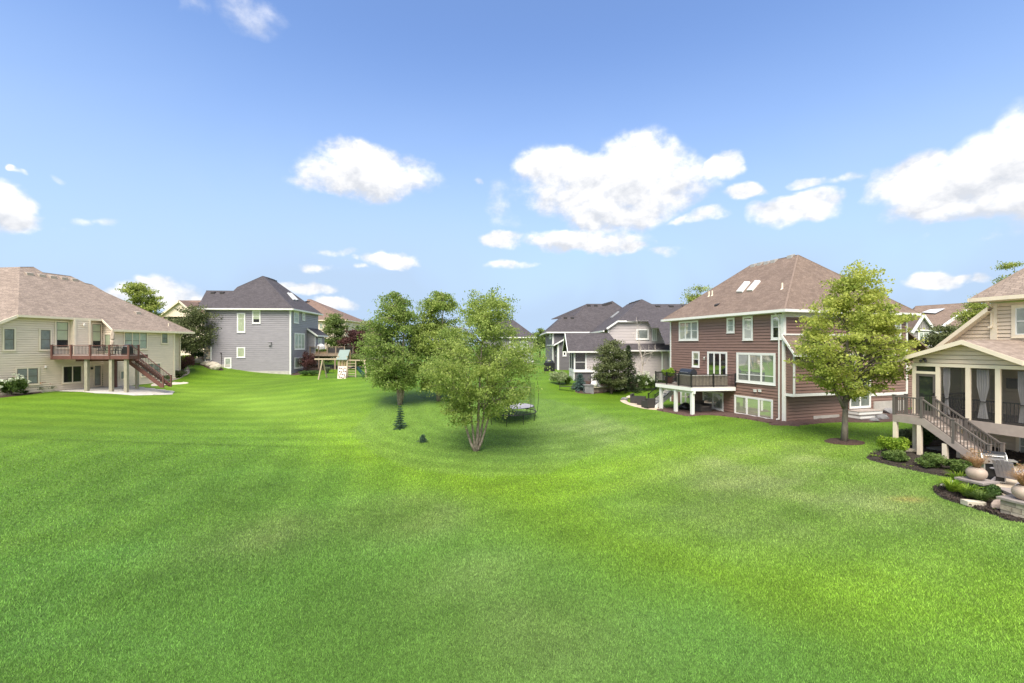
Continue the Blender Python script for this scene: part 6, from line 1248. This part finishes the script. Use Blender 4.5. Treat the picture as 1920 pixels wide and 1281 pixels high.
# ================================================================== play set
PY = 50.0; ps = lambda x, y, d_=0: px(x, y, PY+d_); PS = empty('play_set', at(640, PY), 'wooden play set with green canopy, spotted climbing wall, swing beam and slide', 'play set')
pale = mat('pale_pine', (.46, .37, .26), .7, .12, 5); sand = mat('climbing_panel', (.60, .53, .45), .65, .1); green = mat('green_canopy', (.20, .26, .235), .6, .1); slideg = mat('dark_green_plastic', (.02, .06, .05), .3, .1)
zg_ = lambda p: h(p.x, p.y)
def leg(a, b): b = Vector((b.x, b.y, zg_(b)-.05)); MB().bar(a, b, .12, .1).build('leg', pale, PS)
MB().bar(ps(590, 673.5), ps(634, 673.5), .14, .16).build('swing_beam', pale, PS); ap = ps(605, 674); leg(ap, ps(597, 708, -.5)); leg(ap, ps(613, 704, .9))
for x in (612, 622):
    p = ps(x, 675); s_ = Vector((p.x, p.y, zg_(p)+.55)); MB().tube([p, s_-Vector((.2,0,0))], .012, 4).tube([p+Vector((.1,0,0)), s_+Vector((.2,0,0))], .012, 4).build('swing_rope', black, PS); MB().bar(s_-Vector((.23,0,0)), s_+Vector((.23,0,0)), .16, .03).build('swing_seat', slideg, PS)
tw = [(634.5, -.0), (650.5, 0), (636, 1.5), (652, 1.5)]
for x, dd in tw: p = ps(x, 676, dd); MB().bar(Vector((p.x, p.y, zg_(p)-.05)), Vector((p.x, p.y, p.z+.5)), .1, .1, Vector((0,1,0))).build('tower_post', pale, PS)
pf = ps(642, 687); box('platform', WF, ps(634, 0).x, ps(651, 0).x, -(PY+1.5), -PY, pf.z-.06, pf.z, pale, PS)
for k in range(6): q = ps(634.5+k*2.9, 687); MB().bar(q, q+up*.62, .09, .02, Vector((0,1,0))).build('rail_slat', cedar, PS)
MB().bar(ps(634, 676.5), ps(651, 676.5), .05, .09).build('top_rail', pale, PS)
r_a, r_b = ps(637, 656.4, .75), ps(656.4, 656.4, .75); e_a, e_b = ps(630.5, 674.7, -.25), ps(650.3, 674.7, -.25); e_c, e_d = ps(634, 674, 1.75), ps(653.5, 674, 1.75)
MB().prism([r_a, r_b, e_b, e_a], Vector((0, .02, .03))).prism([r_a+Vector((0,.03,.0)), r_b+Vector((0,.03,0)), e_d, e_c], Vector((0, -.02, .03))).build('canopy', green, PS); MB().bar(r_b-up*.05, Vector((r_b.x, r_b.y, pf.z)), .1, .1, Vector((0,1,0))).build('ridge_post', cedar, PS)
wa, wb, wc, wd_ = ps(634, 687.2, -.05), ps(650, 687.2, -.05), ps(648.5, 710, -.75), ps(632.5, 710, -.75); wc.z = wd_.z = zg_(wc)-.02
cw_ = MB().prism([wa, wb, wc, wd_], Vector((0, .05, .02))).build('climbing_wall', sand, PS)
for k in range(16):
    r_ = .14+.24*(k//4)+.04*((k*7) % 3); c_ = .16+.22*(k % 4)+.06*((k//4) % 2); p = wa+(wb-wa)*c_+(wd_-wa)*r_+Vector((0,-.02,-.005)); MB().lathe(p-up*.05, [(.03, 0), (.075, .03), (.07, .09), (.03, .12)], 8).build('climbing_hold', mat('maroon_hold', (.10, .03, .035), .5, .2), cw_)
sa, sb = ps(668.5, 689, .4), ps(683, 704.5, -.1); sb.z = zg_(sb)+.18; mb = MB(); mb.bar(sa, sb, .5, .04)
for s_ in (-.27, .27): mb.bar(sa+Vector((0,s_,.06)), sb+Vector((0,s_,.06)), .05, .16)
mb.build('slide', slideg, PS); MB().bar(ps(650, 675.5, .2), ps(686, 675.8, .2), .12, .13).build('side_beam', pale, PS)
leg(ps(683, 676, .2), ps(687, 706, -.6)); leg(ps(683, 676, .2), ps(689, 703, .9))
for x in (651.5, 667): p = ps(x, 676, -.1); MB().bar(Vector((p.x, p.y, zg_(p)-.04)), p, .09, .09, Vector((0,1,0))).build('ladder_post', pale, PS)
for k in range(6): q = ps(651.5, 682+k*4.6, -.1); q2 = ps(667, 682+k*4.6, -.1); MB().bar(q, q2, .05, .05).build('ladder_rung', pale, PS)
b_ = ps(655, 688, -.05); MB().bar(b_, ps(660, 688, -.05), .5, .05).build('platform', pale, PS)
# ================================================================== deck furniture
def wicker_chair(c, ang, label, m=wicker, group=None, s=1.0):
    f = Fr(c[0], c[1], math.cos(ang), math.sin(ang)); z = c[2]; o = empty('armchair', c, label, 'chair', group); box('seat', f, -.28*s, .28*s, -.26*s, .36*s, z+.05, z+.36, m, o); box('cushion', f, -.27*s, .27*s, -.24*s, .35*s, z+.361, z+.45, taupedark, o); box('backrest', f, -.4*s, .4*s, -.4*s, -.265*s, z+.04, z+.8, m, o)
    for a in (-.4, .285): box('arm', f, a*s, (a+.115)*s, -.262*s, .38*s, z+.04, z+.6, m, o)
    for a in (-.35, .3):
        for b in (-.34, .3): box('leg', f, a*s, (a+.05)*s, b*s, (b+.05)*s, z, z+.04, m, o)
    return o
for x, y, a, lb in ((1192, 757, 1.0, 'dark wicker armchair at the left of the curved patio'), (1206, 761, 2.4, 'dark wicker armchair in the middle of the curved patio'), (1215, 766, 3.6, 'dark wicker armchair beside the foot of the white stairs')):
    p = gnd(x, y)+up*.07; wicker_chair(p, a, lb, wicker, None, .98)
p = gnd(1210, 759)+up*.07; tb = empty('patio_table', p, 'low dark glass patio table between the wicker chairs', 'table'); f = Fr(p.x, p.y, 1, .2); box('table_top', f, -.5, .5, -.35, .35, p.z+.4, p.z+.44, mat('dark_glass', (.03,.035,.03)), tb)
for a in (-.45, .4):
    for b in (-.3, .25): box('leg', f, a, a+.05, b, b+.05, p.z, p.z+.4, wicker, tb)
p = FB.P(6.2, 1.4, h(*FB.P(6.2, 1.4, 0)[:2])+.06); wicker_chair(p, .3, 'dark armchair in the shade under the white edged deck', wicker, None, 1.3); rock('fire_bowl_cover', FB.P(7.6, 1.9, h(*FB.P(7.6, 1.9, 0)[:2])), .5, .5, .45, black, seed=77, label='black covered lump on the mulch below the white edged deck', cat='cover')
# planter and covered grill on the deck of the brown house
p = FB.P(8.3, 2.9, zd); o = empty('planter_box', p, 'dark planter box with a leafy green plant on the deck corner', 'planter'); MB().lathe(p, [(.24,0),(.32,.5),(.34,.52),(.28,.52),(.26,.45)], 14).build('pot', redwood, o, smooth=True); shrub('leafy green plant growing in the dark planter on the deck', p+up*.42, .62, .95, L_bright, 2200, .1, 70, 'potted_plant', 'plant')
p = FB.P(6.9, 2.2, zd); o = empty('covered_grill', p, 'black domed grill standing on the white edged deck', 'grill'); box('cart', FB, 6.2, 7.5, 1.9, 2.5, zd, zd+.85, black, o); V = []
mb = MB(); q = [FB.P(6.15, 2.2+.33*math.cos(a), zd+.86+.42*math.sin(a)) for a in np.linspace(0, math.pi, 9)]; mb.prism(q, FB.a*1.35); mb.build('hood', mat('grill_lid', (.03, .033, .04), .3, .1, spec=.5), o); MB().tube([FB.P(6.4, 2.55, zd+1.0), FB.P(7.3, 2.55, zd+1.0)], .018, 6).build('handle', metal, o)
# tan house deck furniture
for i, (x, D, a, lb) in enumerate(((189, 41.9, .5, 'black patio chair left of the folded umbrella on the redwood deck'), (203, 42.6, 2.6, 'black patio chair beneath the folded umbrella'), (219, 41.4, 3.4, 'black patio chair right of the folded umbrella, near the grill'))):
    c = px(x, 0, D); c.z = zL; f = Fr(c.x, c.y, math.cos(a), math.sin(a)); o = empty('patio_chair', c, lb, 'chair'); box('seat', f, -.25, .25, -.25, .25, zL+.4, zL+.44, black, o)
    for k in range(5): MB().bar(f.P(-.22+k*.11, -.25, zL+.44), f.P(-.26+k*.13, -.34, zL+.92), .035, .02).build('back_slat', black, o)
    MB().bar(f.P(-.28, -.34, zL+.92), f.P(.28, -.34, zL+.92), .04, .05).build('back_rail', black, o)
    for u in (-.23, .23):
        for w_ in (-.23, .23): MB().tube([f.P(u, w_, zL), f.P(u, w_, zL+.4)], .018, 5).build('leg', black, o)
        MB().bar(f.P(u*1.2, -.28, zL+.64), f.P(u*1.2, .25, zL+.64), .04, .03).build('arm', black, o)
c = px(211, 0, 42.2); c.z = zL; o = empty('patio_umbrella', c, 'folded beige patio umbrella standing on the redwood deck', 'umbrella'); MB().lathe(c, [(.28,0),(.28,.05),(.06,.1)], 14).build('base', black, o); MB().tube([c+up*.05, c+up*2.42], .022, 6).build('pole', cedar, o); MB().lathe(c+up*.95, [(.06,0),(.11,.02),(.13,.3),(.08,.42),(.15,.55),(.13,1.0),(.05,1.4),(.015,1.45)], 12, wob=.16).build('canopy', mat('beige_canvas', (.50, .40, .32), .9, .15, 6), o)
c = px(213, 0, 42.6); c.z = zL; o = empty('patio_table', c, 'dark round patio table around the folded umbrella pole', 'table'); MB().lathe(c+up*.68, [(.1,0),(.55,0),(.55,.04),(.1,.04)], 20).build('table_top', black, o)
for a in (0.3, 1.9, 3.4, 5.0): MB().tube([c+Vector((.45*math.cos(a), .45*math.sin(a), 0)), c+Vector((.3*math.cos(a), .3*math.sin(a), .68))], .02, 5).build('leg', black, o)
c = px(246, 0, 41.6); c.x -= .35; c.z = zL; o = empty('kettle_grill', c, 'black lidded grill at the right end of the redwood deck', 'grill'); f = Fr(c.x, c.y, 1, 0); box('cart', f, -.35, .35, -.22, .22, zL, zL+.62, black, o); MB().lathe(c+up*.62, [(.36,0),(.4,.06),(.4,.12),(.36,.24),(.24,.34),(.03,.38)], 16, 1, .7).build('lid', mat('grill_lid', (.03,.033,.04)), o, smooth=True); MB().tube([c+Vector((-.2,-.28,.78)), c+Vector((.2,-.28,.78))], .015, 5).build('handle', metal, o)
# slate house deck: white covered chair, planters, chairs
c = px(601, 0, 65.6); c.z = dz; o = empty('egg_chair', c, 'white rounded cover at the house end of the timber deck', 'chair'); MB().lathe(c, [(.5,0),(.62,.4),(.62,.9),(.45,1.25),(.15,1.42),(.02,1.44)], 16).build('cover', white, o, smooth=True)
for i, x in enumerate((591, 607)):
    c = px(x, 0, 64.9); c.z = dz; o = empty('planter_box', c, ('left' if i == 0 else 'right')+' green planter behind the railing of the timber deck', 'planter'); f = Fr(c.x, c.y, 1, 0); box('box', f, -.55, .55, -.15, .15, dz, dz+.3, cedar, o); rs = np.random.RandomState(i+80); leaves('foliage', np.array([c.x, c.y, dz+.42])+rs.randn(500, 3)*np.array([.3, .1, .12]), .12, .6, L_bright, o, rs)
for i, x in enumerate((622, 631, 639)):
    c = px(x, 0, 66.0); c.z = dz; wicker_chair(c, 3.0+i*.3, ('left', 'middle', 'right')[i]+' one of the dark armchairs on the timber deck of the slate house', wicker, None, 1.2)
# ================================================================== far bed: retaining wall, urn, statue, bench
rw0, rw1 = gnd(1112, 737), gnd(1172, 731); dv = rw1-rw0; f = Fr(rw0.x, rw0.y, dv.x, dv.y); Lr = math.hypot(dv.x, dv.y); RW = empty('retaining_wall', (rw0.x, rw0.y, rw0.z), 'low curved stone retaining wall of the far bed', 'wall')
if f.n.y > 0: f.n = -f.n
rwm = [mat('bed_stone_a', (.20,.15,.12), .9, .25, 6), mat('bed_stone_b', (.26,.2,.165), .9, .25, 6), mat('bed_stone_c', (.16,.13,.11), .9, .25, 6)]; block_wall(RW, f, Lr, .35, min(rw0.z, rw1.z)-.2, max(rw0.z, rw1.z)+.42, 3, rwm, 4); zt_ = max(rw0.z, rw1.z)+.42
box('cap', f, -.1, Lr*.45, -.45, .1, zt_+.002, zt_+.07, rocklt, RW)
q = gnd(1104, 737); MB().box(Fr(q.x, q.y, 1, .15), -.5, .4, -.3, .3, q.z-.1, q.z+.75).box(Fr(q.x, q.y, 1, .15), -.55, .45, -.35, .35, q.z+.751, q.z+.83).build('stone_block', rockgr, label='square grey stone block at the left end of the retaining wall', cat='stone')
q = f.P(.35, -.2, zt_+.07); MB().lathe(q, [(.15,0),(.3,.1),(.36,.28),(.3,.45),(.18,.55),(.05,.58)], 16).build('urn', white, smooth=True, label='round white ball urn on the retaining wall of the far bed', cat='urn')
q = f.P(1.05, -.2, zt_+.07); MB().lathe(q, [(.2,0),(.2,.1),(.1,.14),(.13,.4),(.17,.55),(.1,.72),(.11,.82),(.08,.95),(.02,1.0)], 12).build('statue', white, smooth=True, label='small white garden statue right of the round urn', cat='statue')
q = f.P(2.35, -.25, zt_); MB().lathe(q, [(.14,0),(.14,.06),(.07,.1),(.07,.35),(.22,.5),(.24,.54),(.05,.5)], 14).build('birdbath', conc, smooth=True, label='grey bird bath on the retaining wall under the crabapple', cat='bird bath')
q = at(1156, 46.5); o = shrub('white flowering mound at the right end of the retaining wall', q, .6, .75, L_pale, 900, .09, 90, 'flower_mound', 'plant', white_b, 22, .17)
q = gnd(1062, 733); o = empty('garden_bench', q, 'dark metal garden bench on the lawn left of the blue spruce', 'bench'); f = Fr(q.x, q.y, 1, -.1); box('seat', f, -.7, .7, -.22, .22, q.z+.42, q.z+.46, bronze, o)
for u in (-.66, .62):
    for w_ in (-.2, .16): box('leg', f, u, u+.04, w_, w_+.04, q.z, q.z+.42, bronze, o)
    box('arm', f, u, u+.04, -.2, .2, q.z+.62, q.z+.66, bronze, o); box('arm_post', f, u, u+.04, .16, .2, q.z+.46, q.z+.62, bronze, o)
q = at(1030, 60); o = empty('covered_grill', q, 'black covered grill against the charcoal house', 'grill'); MB().box(Fr(q.x, q.y, 1, 0), -.7, .7, -.3, .3, q.z, q.z+1.1).build('cover', black, o); MB().lathe(q+up*1.1, [(.5,0),(.45,.25),(.3,.42),(.02,.48)], 12, 1.2, .6).build('lid', mat('grill_lid', (.03,.033,.04)), o)
def chips(polys, n, m, label):
    rs = np.random.RandomState(5); P_ = []
    for poly in polys:
        xs = [p.x for p in poly]; ys = [p.y for p in poly]; x = min(xs)+(max(xs)-min(xs))*rs.rand(n*2); y = min(ys)+(max(ys)-min(ys))*rs.rand(n*2); k = inpoly(x, y, poly); x = x[k][:n]; y = y[k][:n]; P_.append(np.stack([x, y, H(x, y)+.075+.03*rs.rand(len(x))], 1))
    C = np.concatenate(P_); V = leafmesh(C, .085, .45, rs, 0, 1.2).reshape(-1, 4, 3); k = len(C); nrm = np.array([0, 0, .012]); V8 = np.concatenate([V, V+nrm], 1).reshape(-1, 3)
    Fc = np.concatenate([np.array([(0,1,2,3),(7,6,5,4),(0,4,5,1),(1,5,6,2),(2,6,7,3),(3,7,4,0)])[None]+8*np.arange(k)[:, None, None]]).reshape(-1, 4).tolist()
    add('mulch_chips', V8, Fc, m, None, fix=False, label=label, cat='mulch', kind='stuff')
nb_ = [p for p in BEDS]
chipm = mat('mulch_chip', (.06, .042, .032), .9, .6, 30)
chips([nb_[1], nb_[3]], 2600, chipm, 'loose dark bark mulch covering the two beds by the beige house')
blades()
